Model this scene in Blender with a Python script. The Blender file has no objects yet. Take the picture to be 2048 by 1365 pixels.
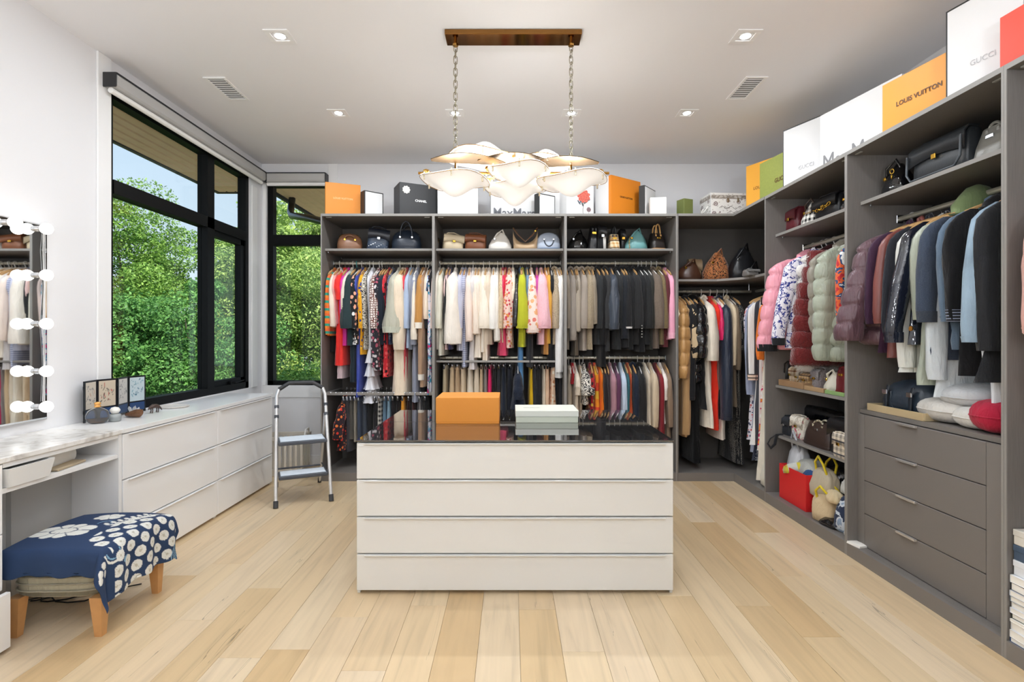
import bpy, math, random
import numpy as np
from mathutils import Vector, Matrix
random.seed(7); np.random.seed(7)
SC = bpy.context.scene
COL = SC.collection
PI = math.pi
# ------------------------------------------------------------------ camera, world, sun, lamps, exposure
F = 1055.0; HC = 1.30; VX = 1022.0; VY = 672.0
cd = bpy.data.cameras.new('camera'); cam = bpy.data.objects.new('camera', cd); COL.objects.link(cam)
cam.location = (0, 0, HC); cam.rotation_euler = (PI/2, 0, 0)
cd.sensor_width = 36.0; cd.lens = F/2048*36.0
cd.shift_x = (1024-VX)/2048; cd.shift_y = (VY-682.5)/2048
cd.clip_start = 0.05
SC.camera = cam
SC.view_settings.view_transform = 'Standard'; SC.view_settings.look = 'None'
SC.view_settings.gamma = 1.0; SC.view_settings.use_curve_mapping = False
SC.view_settings.exposure = 0.27
SC.cycles.max_bounces = 10; SC.cycles.diffuse_bounces = 6; SC.cycles.glossy_bounces = 4
SC.cycles.transparent_max_bounces = 12; SC.cycles.sample_clamp_indirect = 6.0
SC.cycles.caustics_reflective = False; SC.cycles.caustics_refractive = False
w = bpy.data.worlds.new('sky'); SC.world = w; w.use_nodes = True
nt = w.node_tree; nt.nodes.clear()
o_ = nt.nodes.new('ShaderNodeOutputWorld'); bg = nt.nodes.new('ShaderNodeBackground')
tc = nt.nodes.new('ShaderNodeTexCoord'); sp = nt.nodes.new('ShaderNodeSeparateXYZ'); rp = nt.nodes.new('ShaderNodeValToRGB')
nt.links.new(tc.outputs['Generated'], sp.inputs[0]); nt.links.new(sp.outputs['Z'], rp.inputs[0]); nt.links.new(rp.outputs[0], bg.inputs[0])
nt.links.new(bg.outputs[0], o_.inputs[0])
rp.color_ramp.elements[0].position = 0.0; rp.color_ramp.elements[0].color = (0.74, 0.84, 0.93, 1)
rp.color_ramp.elements[1].position = 0.8; rp.color_ramp.elements[1].color = (0.26, 0.46, 0.80, 1)
bg.inputs[1].default_value = 1.05
def light(name, kind, loc, power, size=0.1, rot=(0, 0, 0), col=(1, 1, 1), sy=None):
    l = bpy.data.lights.new(name, kind); o = bpy.data.objects.new(name, l); COL.objects.link(o)
    o.location = loc; o.rotation_euler = rot; l.energy = power; l.color = col
    if kind == 'AREA':
        l.shape = 'RECTANGLE' if sy else 'DISK'; l.size = size
        if sy: l.size_y = sy
    elif kind == 'POINT': l.shadow_soft_size = size
    return o
s = light('sun', 'SUN', (0, 0, 10), 6.5, rot=(math.radians(42), math.radians(12), math.radians(38)), col=(1, .95, .86))
s.data.angle = math.radians(1.0)
for nm, loc, rot, sx, sy in (('daylight_portal', (-2.66, 4.2, 1.8), (0, -PI/2, 0), 2.0, 1.8), ('daylight_portal', (-2.17, 5.45, 1.8), (-PI/2, 0, 0), .6, 2.0)):
    l = light(nm, 'AREA', loc, 1.0, sx, rot, sy=sy); l.data.cycles.is_portal = True
CEIL = 3.03
SPOTS = [(-1.332, 3.042), (1.352, 3.042), (-1.338, 4.092), (-.434, 4.092), (.469, 4.092), (1.365, 4.092)]
SPOTS_ADDED = [(x, y) for y in (1.95, .9, -.2) for x in (-1.33, -.44, .46, 1.36)]  # unseen downlights added behind the camera to raise the room's brightness
for i, (x, y) in enumerate(SPOTS + SPOTS_ADDED):
    light('downlight_lamp', 'AREA', (x, y, CEIL-.022), 8.0 if i < 6 else 2.6, .07, (0, 0, 0), (.89, .945, 1))

# uplighters added behind the camera only to brighten the ceiling, built with the fittings
UPL_ADDED = [(-.95, -1.1), (.75, -1.1)]
for x, y in UPL_ADDED: light('added_uplight', 'AREA', (x, y, 1.93), 44.0, .34, (PI-.6, 0, 0), (.90, .95, 1))

# ------------------------------------------------------------------ colours and materials
def lin(h):
    if not isinstance(h, str): return tuple(h)[:3]
    h = h.lstrip('#'); r = []
    for i in (0, 2, 4):
        c = int(h[i:i+2], 16)/255
        r.append(c/12.92 if c <= .04045 else ((c+.055)/1.055)**2.4)
    return tuple(r)
def lin4(h): return lin(h)+(1,)
MC = {}
def base(name):
    m = bpy.data.materials.new(name); m.use_nodes = True
    return m, m.node_tree, m.node_tree.nodes['Principled BSDF']
def mat(h, rough=.6, metal=0, name=None, bump=0, bs=60, var=0, coat=0, emit=0, alpha=None, sheen=0, trans=0, ior=1.45, spec=.5):
    k = (h, rough, metal, bump, bs, var, coat, emit, sheen, trans, ior, spec)
    if k in MC: return MC[k]
    m, t, b = base(name or 'surface')
    b.inputs['Base Color'].default_value = lin4(h); b.inputs['Roughness'].default_value = rough
    b.inputs['Metallic'].default_value = metal; b.inputs['Coat Weight'].default_value = coat
    b.inputs['Sheen Weight'].default_value = sheen; b.inputs['IOR'].default_value = ior
    b.inputs['Specular IOR Level'].default_value = spec
    b.inputs['Transmission Weight'].default_value = trans
    if emit: b.inputs['Emission Color'].default_value = lin4(h); b.inputs['Emission Strength'].default_value = emit
    if bump or var:
        c = t.nodes.new('ShaderNodeTexCoord'); n = t.nodes.new('ShaderNodeTexNoise'); n.inputs['Scale'].default_value = bs; n.inputs['Detail'].default_value = 4
        t.links.new(c.outputs['Object'], n.inputs['Vector'])
        if bump:
            bp = t.nodes.new('ShaderNodeBump'); bp.inputs['Strength'].default_value = bump; bp.inputs['Distance'].default_value = .01
            t.links.new(n.outputs['Fac'], bp.inputs['Height']); t.links.new(bp.outputs[0], b.inputs['Normal'])
        if var:
            h1 = lin(h); mx = mixn(t, n.outputs['Fac'], tuple(min(1, c_*(1-var)) for c_ in h1), tuple(min(1, c_*(1+var)) for c_ in h1))
            t.links.new(mx, b.inputs['Base Color'])
    MC[k] = m
    return m
def mixn(t, fac, a, b):
    mx = t.nodes.new('ShaderNodeMix'); mx.data_type = 'RGBA'
    if isinstance(fac, (int, float)): mx.inputs[0].default_value = fac
    else: t.links.new(fac, mx.inputs[0])
    for i, v in ((6, a), (7, b)):
        if isinstance(v, (tuple, str)): mx.inputs[i].default_value = lin4(v) if isinstance(v, str) else tuple(v)[:3]+(1,)
        else: t.links.new(v, mx.inputs[i])
    return mx.outputs[2]
def mth(t, op, a, b=None, c=None):
    n = t.nodes.new('ShaderNodeMath'); n.operation = op
    for i, v in enumerate((a, b, c)):
        if v is None: continue
        if isinstance(v, (int, float)): n.inputs[i].default_value = v
        else: t.links.new(v, n.inputs[i])
    return n.outputs[0]
def fab(spec):
    """fabric by text: kind:#colour[:#colour...][:scale]"""
    if spec in MC: return MC[spec]
    a = spec.split(':'); k = a[0]; cols = [x for x in a[1:] if x.startswith('#')]; num = [float(x) for x in a[1:] if not x.startswith('#')]
    sc = num[0] if num else 1.0
    m, t, b = base('fabric_'+k); L = t.links; N = t.nodes
    b.inputs['Roughness'].default_value = .85; b.inputs['Sheen Weight'].default_value = .15
    b.inputs['Specular IOR Level'].default_value = .25
    c = N.new('ShaderNodeTexCoord').outputs['Object']; s = N.new('ShaderNodeSeparateXYZ'); L.new(c, s.inputs[0])
    x, y, z = s.outputs
    def noise(scale, detail=3, dist=0, vec=None):
        n = N.new('ShaderNodeTexNoise'); n.inputs['Scale'].default_value = scale; n.inputs['Detail'].default_value = detail
        n.inputs['Distortion'].default_value = dist; L.new(vec or c, n.inputs['Vector']); return n
    def vor(scale, feat='F1', rnd=1.0):
        n = N.new('ShaderNodeTexVoronoi'); n.feature = feat; n.inputs['Scale'].default_value = scale; n.inputs['Randomness'].default_value = rnd
        L.new(c, n.inputs['Vector']); return n
    xy = mth(t, 'ADD', x, mth(t, 'MULTIPLY', y, .7))
    out = None; bstr = .25; bscale = 180
    if k in ('plain', 'sat', 'lea', 'pat', 'puf', 'fur', 'vel', 'knit'):
        h = lin(cols[0])
        n = noise(9); out = mixn(t, n.outputs['Fac'], tuple(v*.86 for v in h), tuple(min(1, v*1.12) for v in h))
        if k == 'sat': b.inputs['Roughness'].default_value = .38; b.inputs['Specular IOR Level'].default_value = .5; bstr = .08
        if k == 'lea': b.inputs['Roughness'].default_value = .36; b.inputs['Specular IOR Level'].default_value = .5; bstr = .22; bscale = 120; b.inputs['Sheen Weight'].default_value = 0
        if k == 'pat': b.inputs['Roughness'].default_value = .08; b.inputs['Specular IOR Level'].default_value = .8; bstr = .5; bscale = 22; b.inputs['Sheen Weight'].default_value = 0
        if k == 'puf': b.inputs['Roughness'].default_value = .33; b.inputs['Specular IOR Level'].default_value = .5; bstr = .55; bscale = 26
        if k == 'fur': bstr = 1; bscale = 90; b.inputs['Sheen Weight'].default_value = .5
        if k == 'knit': bstr = .8; bscale = 90
    elif k == 'dots':
        v = vor(60*sc, rnd=.25); out = mixn(t, mth(t, 'LESS_THAN', v.outputs['Distance'], .3), cols[0], cols[1])
    elif k == 'flo':
        v = vor(26*sc); n = noise(60*sc, 2)
        d = mth(t, 'ADD', v.outputs['Distance'], mth(t, 'MULTIPLY', n.outputs['Fac'], .3))
        s2 = N.new('ShaderNodeSeparateColor'); L.new(v.outputs['Color'], s2.inputs[0])
        col = mixn(t, mth(t, 'GREATER_THAN', s2.outputs[0], .5), cols[1], cols[2] if len(cols) > 2 else cols[1])
        if len(cols) > 3: col = mixn(t, mth(t, 'GREATER_THAN', s2.outputs[1], .6), col, cols[3])
        out = mixn(t, mth(t, 'LESS_THAN', d, .56), cols[0], col)
    elif k == 'geo':
        v = vor(30*sc, 'DISTANCE_TO_EDGE', .4); out = mixn(t, mth(t, 'LESS_THAN', v.outputs['Distance'], .13), cols[0], cols[1])
    elif k == 'strv':
        out = mixn(t, mth(t, 'GREATER_THAN', mth(t, 'SINE', mth(t, 'MULTIPLY', xy, 260*sc)), .45), cols[0], cols[1])
    elif k == 'strh':
        out = mixn(t, mth(t, 'GREATER_THAN', mth(t, 'SINE', mth(t, 'MULTIPLY', z, 230*sc)), .5), cols[0], cols[1])
    elif k == 'bands':
        w1 = mth(t, 'MULTIPLY', z, 9*sc); fr = mth(t, 'FRACT', w1)
        out = mixn(t, mth(t, 'GREATER_THAN', fr, .33), cols[0], cols[1])
        out = mixn(t, mth(t, 'GREATER_THAN', fr, .66), out, cols[2] if len(cols) > 2 else cols[0])
    elif k == 'pla':
        a1 = mth(t, 'GREATER_THAN', mth(t, 'SINE', mth(t, 'MULTIPLY', xy, 150*sc)), .1); a2 = mth(t, 'GREATER_THAN', mth(t, 'SINE', mth(t, 'MULTIPLY', z, 150*sc)), .1)
        f = mth(t, 'MULTIPLY', mth(t, 'ADD', a1, a2), .5); out = mixn(t, f, cols[0], cols[1])
        if len(cols) > 2: out = mixn(t, mth(t, 'GREATER_THAN', mth(t, 'SINE', mth(t, 'MULTIPLY', z, 75*sc)), .94), out, cols[2])
    elif k == 'zeb':
        n = noise(14*sc, 2, 1.0); out = mixn(t, mth(t, 'GREATER_THAN', mth(t, 'SINE', mth(t, 'MULTIPLY', n.outputs['Fac'], 60)), 0), cols[0], cols[1])
    elif k == 'twd':
        n = noise(420*sc, 2); v = mth(t, 'GREATER_THAN', n.outputs['Fac'], .53); out = mixn(t, v, cols[0], cols[1])
    elif k == 'spl':
        n = noise(16*sc, 3, .6); f = n.outputs['Fac']; out = mixn(t, mth(t, 'GREATER_THAN', f, .52), cols[0], cols[1])
        if len(cols) > 2: out = mixn(t, mth(t, 'GREATER_THAN', f, .6), out, cols[2])
        if len(cols) > 3: out = mixn(t, mth(t, 'LESS_THAN', f, .4), out, cols[3])
    elif k == 'den':
        h = lin(cols[0]); n = noise(7); n2 = noise(300, 1)
        out = mixn(t, n.outputs['Fac'], tuple(v*.6 for v in h), tuple(min(1, v*1.5) for v in h)); out = mixn(t, mth(t, 'MULTIPLY', n2.outputs['Fac'], .10), out, (.6, .65, .7))
    if isinstance(out, tuple): b.inputs['Base Color'].default_value = out+(1,)
    else: L.new(out, b.inputs['Base Color'])
    mpw = N.new('ShaderNodeMapping'); mpw.inputs['Scale'].default_value = (1, 1, .22); L.new(c, mpw.inputs[0]); nw = noise(34, 2, 1.2, mpw.outputs[0])
    bw = N.new('ShaderNodeBump'); bw.inputs['Strength'].default_value = .55; bw.inputs['Distance'].default_value = .012; L.new(nw.outputs['Fac'], bw.inputs['Height'])
    nb = noise(bscale, 2); bp = N.new('ShaderNodeBump'); bp.inputs['Strength'].default_value = bstr; bp.inputs['Distance'].default_value = .008 if bscale < 100 else .003
    L.new(nb.outputs['Fac'], bp.inputs['Height']); L.new(bw.outputs[0], bp.inputs['Normal']) if k not in ('lea', 'pat') else None; L.new(bp.outputs[0], b.inputs['Normal'])
    MC[spec] = m
    return m
def vcol_mat(rough=.7, key='paint'):
    k = ('vc', rough)
    if k in MC: return MC[k]
    m, t, b = base('printed_'+key); a = t.nodes.new('ShaderNodeVertexColor'); a.layer_name = 'Col'
    t.links.new(a.outputs[0], b.inputs['Base Color']); b.inputs['Roughness'].default_value = rough; MC[k] = m
    return m

# ------------------------------------------------------------------ mesh builders
class MB:
    def __init__(s): s.v = []; s.f = []
    def add(s, vs, fs):
        n = len(s.v); s.v.extend(vs); s.f.extend([tuple(i+n for i in f) for f in fs]); return s
    def box(s, x0, x1, y0, y1, z0, z1):
        return s.add([(x, y, z) for z in (z0, z1) for y in (y0, y1) for x in (x0, x1)],
                     [(0, 2, 3, 1), (4, 5, 7, 6), (0, 1, 5, 4), (2, 6, 7, 3), (0, 4, 6, 2), (1, 3, 7, 5)])
    def bevbox(s, x0, x1, y0, y1, z0, z1, r=.003):
        # box with all edges chamfered
        cx, cy, cz = (x0+x1)/2, (y0+y1)/2, (z0+z1)/2; hx, hy, hz = (x1-x0)/2, (y1-y0)/2, (z1-z0)/2
        r = min(r, hx*.9, hy*.9, hz*.9); vs = []; idx = {}
        for sx in (-1, 1):
            for sy in (-1, 1):
                for sz in (-1, 1):
                    for ax in range(3):
                        p = [sx*hx, sy*hy, sz*hz]
                        for q in range(3):
                            if q != ax: p[q] -= (sx, sy, sz)[q]*r
                        idx[(sx, sy, sz, ax)] = len(vs); vs.append((cx+p[0], cy+p[1], cz+p[2]))
        fs = []
        for ax in range(3):
            o = [q for q in range(3) if q != ax]
            for sg in (-1, 1):
                f = []
                for a, b in ((-1, -1), (1, -1), (1, 1), (-1, 1)):
                    k = [0, 0, 0]; k[ax] = sg; k[o[0]] = a; k[o[1]] = b; f.append(idx[tuple(k)+(ax,)])
                fs.append(tuple(f))
        for ax in range(3):
            o = [q for q in range(3) if q != ax]
            for a in (-1, 1):
                for b in (-1, 1):
                    f = []
                    for e, side in ((-1, o[0]), (1, o[0]), (1, o[1]), (-1, o[1])):
                        k = [0, 0, 0]; k[ax] = e; k[o[0]] = a; k[o[1]] = b; f.append(idx[tuple(k)+(side,)])
                    fs.append(tuple(f))
        for sx in (-1, 1):
            for sy in (-1, 1):
                for sz in (-1, 1): fs.append(tuple(idx[(sx, sy, sz, a)] for a in range(3)))
        return s.add(vs, fs)
    def loops(s, loops, cap=True, closed=False):
        n = len(loops[0]); vs = [p for l in loops for p in l]; fs = []
        m = len(loops)
        for i in range(m if closed else m-1):
            a, b = i*n, ((i+1) % m)*n
            for j in range(n): fs.append((a+j, a+(j+1) % n, b+(j+1) % n, b+j))
        if cap and not closed:   # caps have vertices of their own so hems stay crisp under smooth shading
            q = len(vs); vs = vs+list(loops[0])+list(loops[-1]); fs.append(tuple(range(q, q+n))[::-1]); fs.append(tuple(range(q+n, q+2*n)))
        return s.add(vs, fs)
    def tube(s, pts, r, n=8, closed=False, flat=1.0):
        pts = [Vector(p) for p in pts]; m = len(pts); lo = []; up = None
        for i, p in enumerate(pts):
            a = pts[i-1] if (i > 0 or closed) else p; b = pts[(i+1) % m] if (i < m-1 or closed) else p
            t = (b-a); t = t.normalized() if t.length > 1e-9 else Vector((0, 0, 1))
            if up is None: up = Vector((0, 0, 1)) if abs(t.z) < .9 else Vector((0, 1, 0))
            e = t.cross(up); e = e.normalized() if e.length > 1e-6 else Vector((1, 0, 0)); g = e.cross(t).normalized(); up = g
            rr = r[i] if isinstance(r, (list, tuple)) else r
            lo.append([tuple(p+e*(math.cos(2*PI*k/n)*rr)+g*(math.sin(2*PI*k/n)*rr*flat)) for k in range(n)])
        return s.loops(lo, True, closed)
    def cyl(s, x, y, z0, z1, r, r2=None, n=16):
        r2 = r if r2 is None else r2
        return s.loops([[(x+math.cos(2*PI*k/n)*q, y+math.sin(2*PI*k/n)*q, z) for k in range(n)] for z, q in ((z0, r), (z1, r2))])
    def lathe(s, prof, n=20, cx=0, cy=0):
        return s.loops([[(cx+math.cos(2*PI*k/n)*r, cy+math.sin(2*PI*k/n)*r, z) for k in range(n)] for r, z in prof])
    def loft(s, rows, n=16, p=2.0, wr=None):
        lo = []
        for i, (z, cu, cv, ru, rv) in enumerate(rows):
            l = []
            for k in range(n):
                a = 2*PI*k/n; c, d = math.cos(a), math.sin(a); q = 2.0/p
                e = 1+(wr(i/(len(rows)-1), a) if wr else 0)
                l.append((cu+ru*e*math.copysign(abs(c)**q, c), cv+rv*e*math.copysign(abs(d)**q, d), z))
            lo.append(l)
        return s.loops(lo)
    def xf(s, M):
        s.v = [tuple(M @ Vector(p)) for p in s.v]; return s
    def build(s, name, m, parent=None, smooth=False, kind=None):
        me = bpy.data.meshes.new(name); me.from_pydata(s.v, [], s.f); me.update()
        if smooth: me.shade_smooth()
        if m: me.materials.append(m)
        o = bpy.data.objects.new(name, me); COL.objects.link(o)
        if parent: o.parent = parent
        if kind: o['kind'] = kind
        return o
def T(x, y, z): return Matrix.Translation((x, y, z))
def RX(a): return Matrix.Rotation(a, 4, 'X')
def RY(a): return Matrix.Rotation(a, 4, 'Y')
def RZ(a): return Matrix.Rotation(a, 4, 'Z')
def thing(name, label, cat, loc=(0, 0, 0), rz=0, group=None, rot=None):
    o = bpy.data.objects.new(name, None); COL.objects.link(o); o.empty_display_size = .05
    o.location = loc; o.rotation_euler = rot or (0, 0, rz); o['label'] = label; o['category'] = cat
    if group: o['group'] = group
    return o
def tag(o, label, cat, group=None):
    o['label'] = label; o['category'] = cat
    if group: o['group'] = group
    return o
def struct(name, mb, m, parent=None, smooth=False):
    o = mb.build(name, m, parent, smooth)
    if not parent: o['kind'] = 'structure'
    return o
def copy_part(src, parent):
    c = src.copy(); COL.objects.link(c); c.parent = parent; return c
def copy_tree(o, parent=None, data=True):
    c = o.copy(); COL.objects.link(c)
    if parent: c.parent = parent
    for ch in list(o.children): copy_tree(ch, c)
    return c
def PX(px, Y): return (px-VX)*Y/F
def PZ(py, Y): return HC+(VY-py)*Y/F
def text(string, width, m, parent, M, name='lettering', h=None, bold=0, shear=0, ext=.0008):
    cu = bpy.data.curves.new(name, 'FONT'); cu.body = string; cu.align_x = 'CENTER'; cu.align_y = 'CENTER'
    cu.size = 1.0; cu.offset = bold; cu.extrude = 0; cu.shear = shear; cu.resolution_u = 3
    tmp = bpy.data.objects.new(name, cu); COL.objects.link(tmp)
    bpy.context.view_layer.update()
    dg = bpy.context.evaluated_depsgraph_get()
    me = bpy.data.meshes.new_from_object(tmp.evaluated_get(dg)); COL.objects.unlink(tmp); bpy.data.objects.remove(tmp)
    co = [v.co.copy() for v in me.vertices]
    if not co: return None
    x0, x1 = min(v.x for v in co), max(v.x for v in co); y0, y1 = min(v.y for v in co), max(v.y for v in co)
    sx = width/(x1-x0); sy = (h/(y1-y0)) if h else sx
    for v in me.vertices:
        v.co = M @ Vector(((v.co.x-(x0+x1)/2)*sx, (v.co.y-(y0+y1)/2)*sy, ext))
    me.materials.clear(); me.materials.append(m)
    o = bpy.data.objects.new(name, me); COL.objects.link(o); o.parent = parent
    return o
def painted(name, nx, ny, fn, pos, parent, rough=.7):
    """grid of nx by ny quads; pos(s,t)->xyz, fn(s,t)->hex/lin colour of the flat print"""
    s = np.linspace(0, 1, nx+1); t = np.linspace(0, 1, ny+1)
    vs = [pos(a, b) for b in t for a in s]
    fs = [(j*(nx+1)+i, j*(nx+1)+i+1, (j+1)*(nx+1)+i+1, (j+1)*(nx+1)+i) for j in range(ny) for i in range(nx)]
    me = bpy.data.meshes.new(name); me.from_pydata(vs, [], fs); me.update()
    ca = me.color_attributes.new('Col', 'FLOAT_COLOR', 'POINT')
    cols = np.array([tuple(lin(fn(a, b)))+(1,) for b in t for a in s], dtype=np.float32)
    ca.data.foreach_set('color', cols.ravel())
    me.shade_smooth(); me.materials.append(vcol_mat(rough))
    o = bpy.data.objects.new(name, me); COL.objects.link(o)
    if parent: o.parent = parent
    return o
# ------------------------------------------------------------------ room shell
XL = -2.51; YB = 5.31; XR = 2.59; YF = -1.6
WALL = mat('#e7e7e9', .7, name='wall_paint', bump=.03, bs=150); CEILM = mat('#f0f0f2', .8, name='ceiling_paint')
TRIM = mat('#efefef', .4, name='trim_paint'); BLACKF = mat('#060708', .55, spec=.2, name='black_window_frame')
W0, W1 = 3.30, 5.09   # left window along Y
WZ0, WZ1 = .80, 2.86
B0, B1 = -2.46, -1.84  # back window along X
struct('ceiling', MB().box(XL-.3, XR+.2, YF-.2, YB+.3, CEIL, CEIL+.15), CEILM)
wl = MB(); wl.box(XL-.11, XL, YF-.1, W0, 0, CEIL); wl.box(XL-.11, XL, W1, YB+.2, 0, CEIL); wl.box(XL-.11, XL, W0, W1, 0, WZ0); wl.box(XL-.11, XL, W0, W1, WZ1, CEIL)
struct('wall_left', wl, WALL)
wb = MB(); wb.box(XL, B0, YB, YB+.115, 0, CEIL); wb.box(B1, XR+.1, YB, YB+.115, 0, CEIL); wb.box(B0, B1, YB, YB+.115, 0, WZ0); wb.box(B0, B1, YB, YB+.115, WZ1, CEIL)
struct('wall_back', wb, WALL)
struct('wall_right', MB().box(XR, XR+.15, YF, YB, 0, CEIL), WALL)
struct('wall_front', MB().box(XL, XR, YF-.15, YF, 0, CEIL), WALL)
# flat casings round the windows
struct('trim_1', MB().bevbox(XL, XL+.012, W0-.11, W0, .80, CEIL-.001), TRIM)
struct('trim_2', MB().bevbox(XL, XL+.012, W1+.002, W1+.11, .80, WZ1-.1), TRIM)
struct('trim_3', MB().bevbox(XL+.012, B0-.002, YB-.012, YB, .80, 2.84), TRIM)
struct('trim_4', MB().bevbox(XL+.02, B1+.1, YB-.016, YB, .68, .795), TRIM)
struct('trim_5', MB().bevbox(B1+.002, B1+.10, YB-.012, YB, .80, CEIL-.001), TRIM)
struct('baseboard_back', MB().bevbox(XL, -1.71, YB-.015, YB, 0, .10), TRIM)
struct('baseboard_left', MB().bevbox(XL, XL+.015, 4.65, YB, 0, .10), TRIM)
# glass
def glass():
    m = bpy.data.materials.new('window_glass'); m.use_nodes = True; t = m.node_tree; t.nodes.clear()
    o = t.nodes.new('ShaderNodeOutputMaterial'); a = t.nodes.new('ShaderNodeBsdfTransparent'); g = t.nodes.new('ShaderNodeBsdfGlossy'); x = t.nodes.new('ShaderNodeMixShader')
    lw = t.nodes.new('ShaderNodeLayerWeight'); lw.inputs[0].default_value = .5
    pw = mth(t, 'MULTIPLY_ADD', mth(t, 'POWER', lw.outputs['Facing'], 4.0), .5, .012); g.inputs['Roughness'].default_value = .01
    a.inputs[0].default_value = (.93, .96, .95, 1)
    t.links.new(pw, x.inputs[0]); t.links.new(a.outputs[0], x.inputs[1]); t.links.new(g.outputs[0], x.inputs[2]); t.links.new(x.outputs[0], o.inputs[0])
    return m
GLASS = glass()
# left window
win = MB(); xo, xi = XL-.10, XL-.022
win.box(xo, xi, W0, W0+.055, WZ0, WZ1); win.box(xo, xi, W1-.055, W1, WZ0, WZ1)
win.box(xo, xi, W0, W1, WZ0, WZ0+.06); win.box(xo, xi, W0, W1, WZ1-.05, WZ1)
w1 = struct('window_1', win, BLACKF)
MB().box(xo, xi+.008, 4.39, 4.49, WZ0+.06, WZ1-.05).build('mullion', BLACKF, w1)
MB().box(xo, xi+.008, W0+.055, W1-.055, 2.205, 2.295).build('transom', BLACKF, w1)
sash = MB(); sa, sb_, sz0, sz1 = 4.49, W1-.055, WZ0+.06, 2.205
for b in ((sa, sa+.035, sz0, sz1), (sb_-.07, sb_, sz0, sz1), (sa, sb_, sz0, sz0+.05), (sa, sb_, sz1-.05, sz1)): sash.box(xo+.01, xi-.012, *b)
sash.build('sash', BLACKF, w1)
h_ = MB(); h_.tube([(xi+.0, 4.78, .875), (xi+.025, 4.80, .875), (xi+.03, 4.94, .885)], .007); h_.bevbox(xi-.012, xi+.01, 4.75, 4.82, .86, .89); h_.build('crank_handle', BLACKF, w1)
for a, b, c, d in ((W0+.055, 4.39, WZ0+.06, 2.205), (W0+.055, 4.39, 2.295, WZ1-.05), (4.525, W1-.125, WZ0+.11, 2.155), (4.49, W1-.055, 2.295, WZ1-.05)):
    MB().box(xo+.03, xo+.036, a, b, c, d).build('pane', GLASS, w1)
# back window
win = MB(); yi, yo = YB+.022, YB+.10
win.box(B0, B0+.055, yi, yo, WZ0, WZ1); win.box(B1-.012, B1, yi, yo, WZ0, WZ1)
win.box(B0, B1, yi, yo, WZ0, WZ0+.045); win.box(B0, B1, yi, yo, WZ1-.05, WZ1)
w2 = struct('window_2', win, BLACKF)
MB().box(B0+.055, B1-.012, yi-.006, yo, 2.215, 2.32).build('transom', BLACKF, w2)
for c, d in ((WZ0+.045, 2.215), (2.32, WZ1-.05)): MB().box(B0+.055, B1-.012, yo-.036, yo-.03, c, d).build('pane', GLASS, w2)
# blinds in cassettes
def blind(label, loc, rz, length):
    t = thing('roller_blind', label, 'blind', loc, rz, 'rolled up window blinds')
    cas = MB().bevbox(0, length, -.045, .045, -.085, 0, .012); cas.build('cassette', mat('#b4b3b1', .45, name='grey_cassette'), t)
    for x in (-.008, length-.002): MB().bevbox(x, x+.010, -.047, .047, -.088, .003, .004).build('end_cap', mat('#2a2b2e', .4), t)
    MB().bevbox(.0, length, -.0475, .047, -.002, .004, .002).build('edge_strip', mat('#34353a', .4), t)
    MB().tube([(.01, 0, -.102), (length-.01, 0, -.102)], .018, 10).build('rolled_fabric', mat('#f0efec', .8), t)
    return t
blind('long grey blind cassette above the large left window', (-2.463, 3.235, 2.915), PI/2, 1.98)
blind('short grey blind cassette above the narrow back window', (-2.44, 5.262, 2.915), 0, .60)
# ------------------------------------------------------------------ floor of single planks
OAKC = {}
def oak(i):
    tones = ['#d9c2a0', '#d4bb94', '#dcc7a8', '#cfb48b', '#d8bf99', '#d6bd98', '#dbc5a2', '#ccaf85', '#d9c4a4', '#d7c09c']
    i %= len(tones)
    if i in OAKC: return OAKC[i]
    m, t, b = base('pale_oak'); h = lin(tones[i]); N = t.nodes; L = t.links
    c = N.new('ShaderNodeTexCoord'); mp = N.new('ShaderNodeMapping'); mp.inputs['Scale'].default_value = (14, .9, 1); mp.inputs['Location'].default_value = (i*3.1, i*7.7, 0)
    L.new(c.outputs['Object'], mp.inputs[0])
    n = N.new('ShaderNodeTexNoise'); n.inputs['Scale'].default_value = 1.6; n.inputs['Detail'].default_value = 6; n.inputs['Distortion'].default_value = .9; L.new(mp.outputs[0], n.inputs['Vector'])
    r = N.new('ShaderNodeValToRGB'); L.new(n.outputs['Fac'], r.inputs[0]); e = r.color_ramp.elements
    e[0].position = .28; e[0].color = tuple(v*.80 for v in h)+(1,); e[1].position = .62; e[1].color = h+(1,)
    q = r.color_ramp.elements.new(.44); q.color = tuple(v*.93 for v in h)+(1,)
    mp2 = N.new('ShaderNodeMapping'); mp2.inputs['Scale'].default_value = (9, .28, 1); mp2.inputs['Location'].default_value = (i*1.7, i*2.3, 0); L.new(c.outputs['Object'], mp2.inputs[0])
    n2 = N.new('ShaderNodeTexNoise'); n2.inputs['Scale'].default_value = 1.1; n2.inputs['Detail'].default_value = 3; n2.inputs['Distortion'].default_value = 1.6; L.new(mp2.outputs[0], n2.inputs['Vector'])
    f = mth(t, 'LESS_THAN', mth(t, 'ABSOLUTE', mth(t, 'SUBTRACT', n2.outputs['Fac'], .675)), .0028)
    L.new(mixn(t, mth(t, 'MULTIPLY', f, .75), r.outputs[0], tuple(v*.34 for v in h)), b.inputs['Base Color'])
    b.inputs['Roughness'].default_value = .34; b.inputs['Specular IOR Level'].default_value = .45
    OAKC[i] = m; return m
floor = struct('floor', MB().box(XL-.05, XR+.05, YF-.05, YB+.05, -.12, -.012), mat('#8a6f4f', .8, name='subfloor'))
rw = random.Random(5); x = -2.573; k = 0
GAPM = .0005; PCACHE = {}
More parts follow.
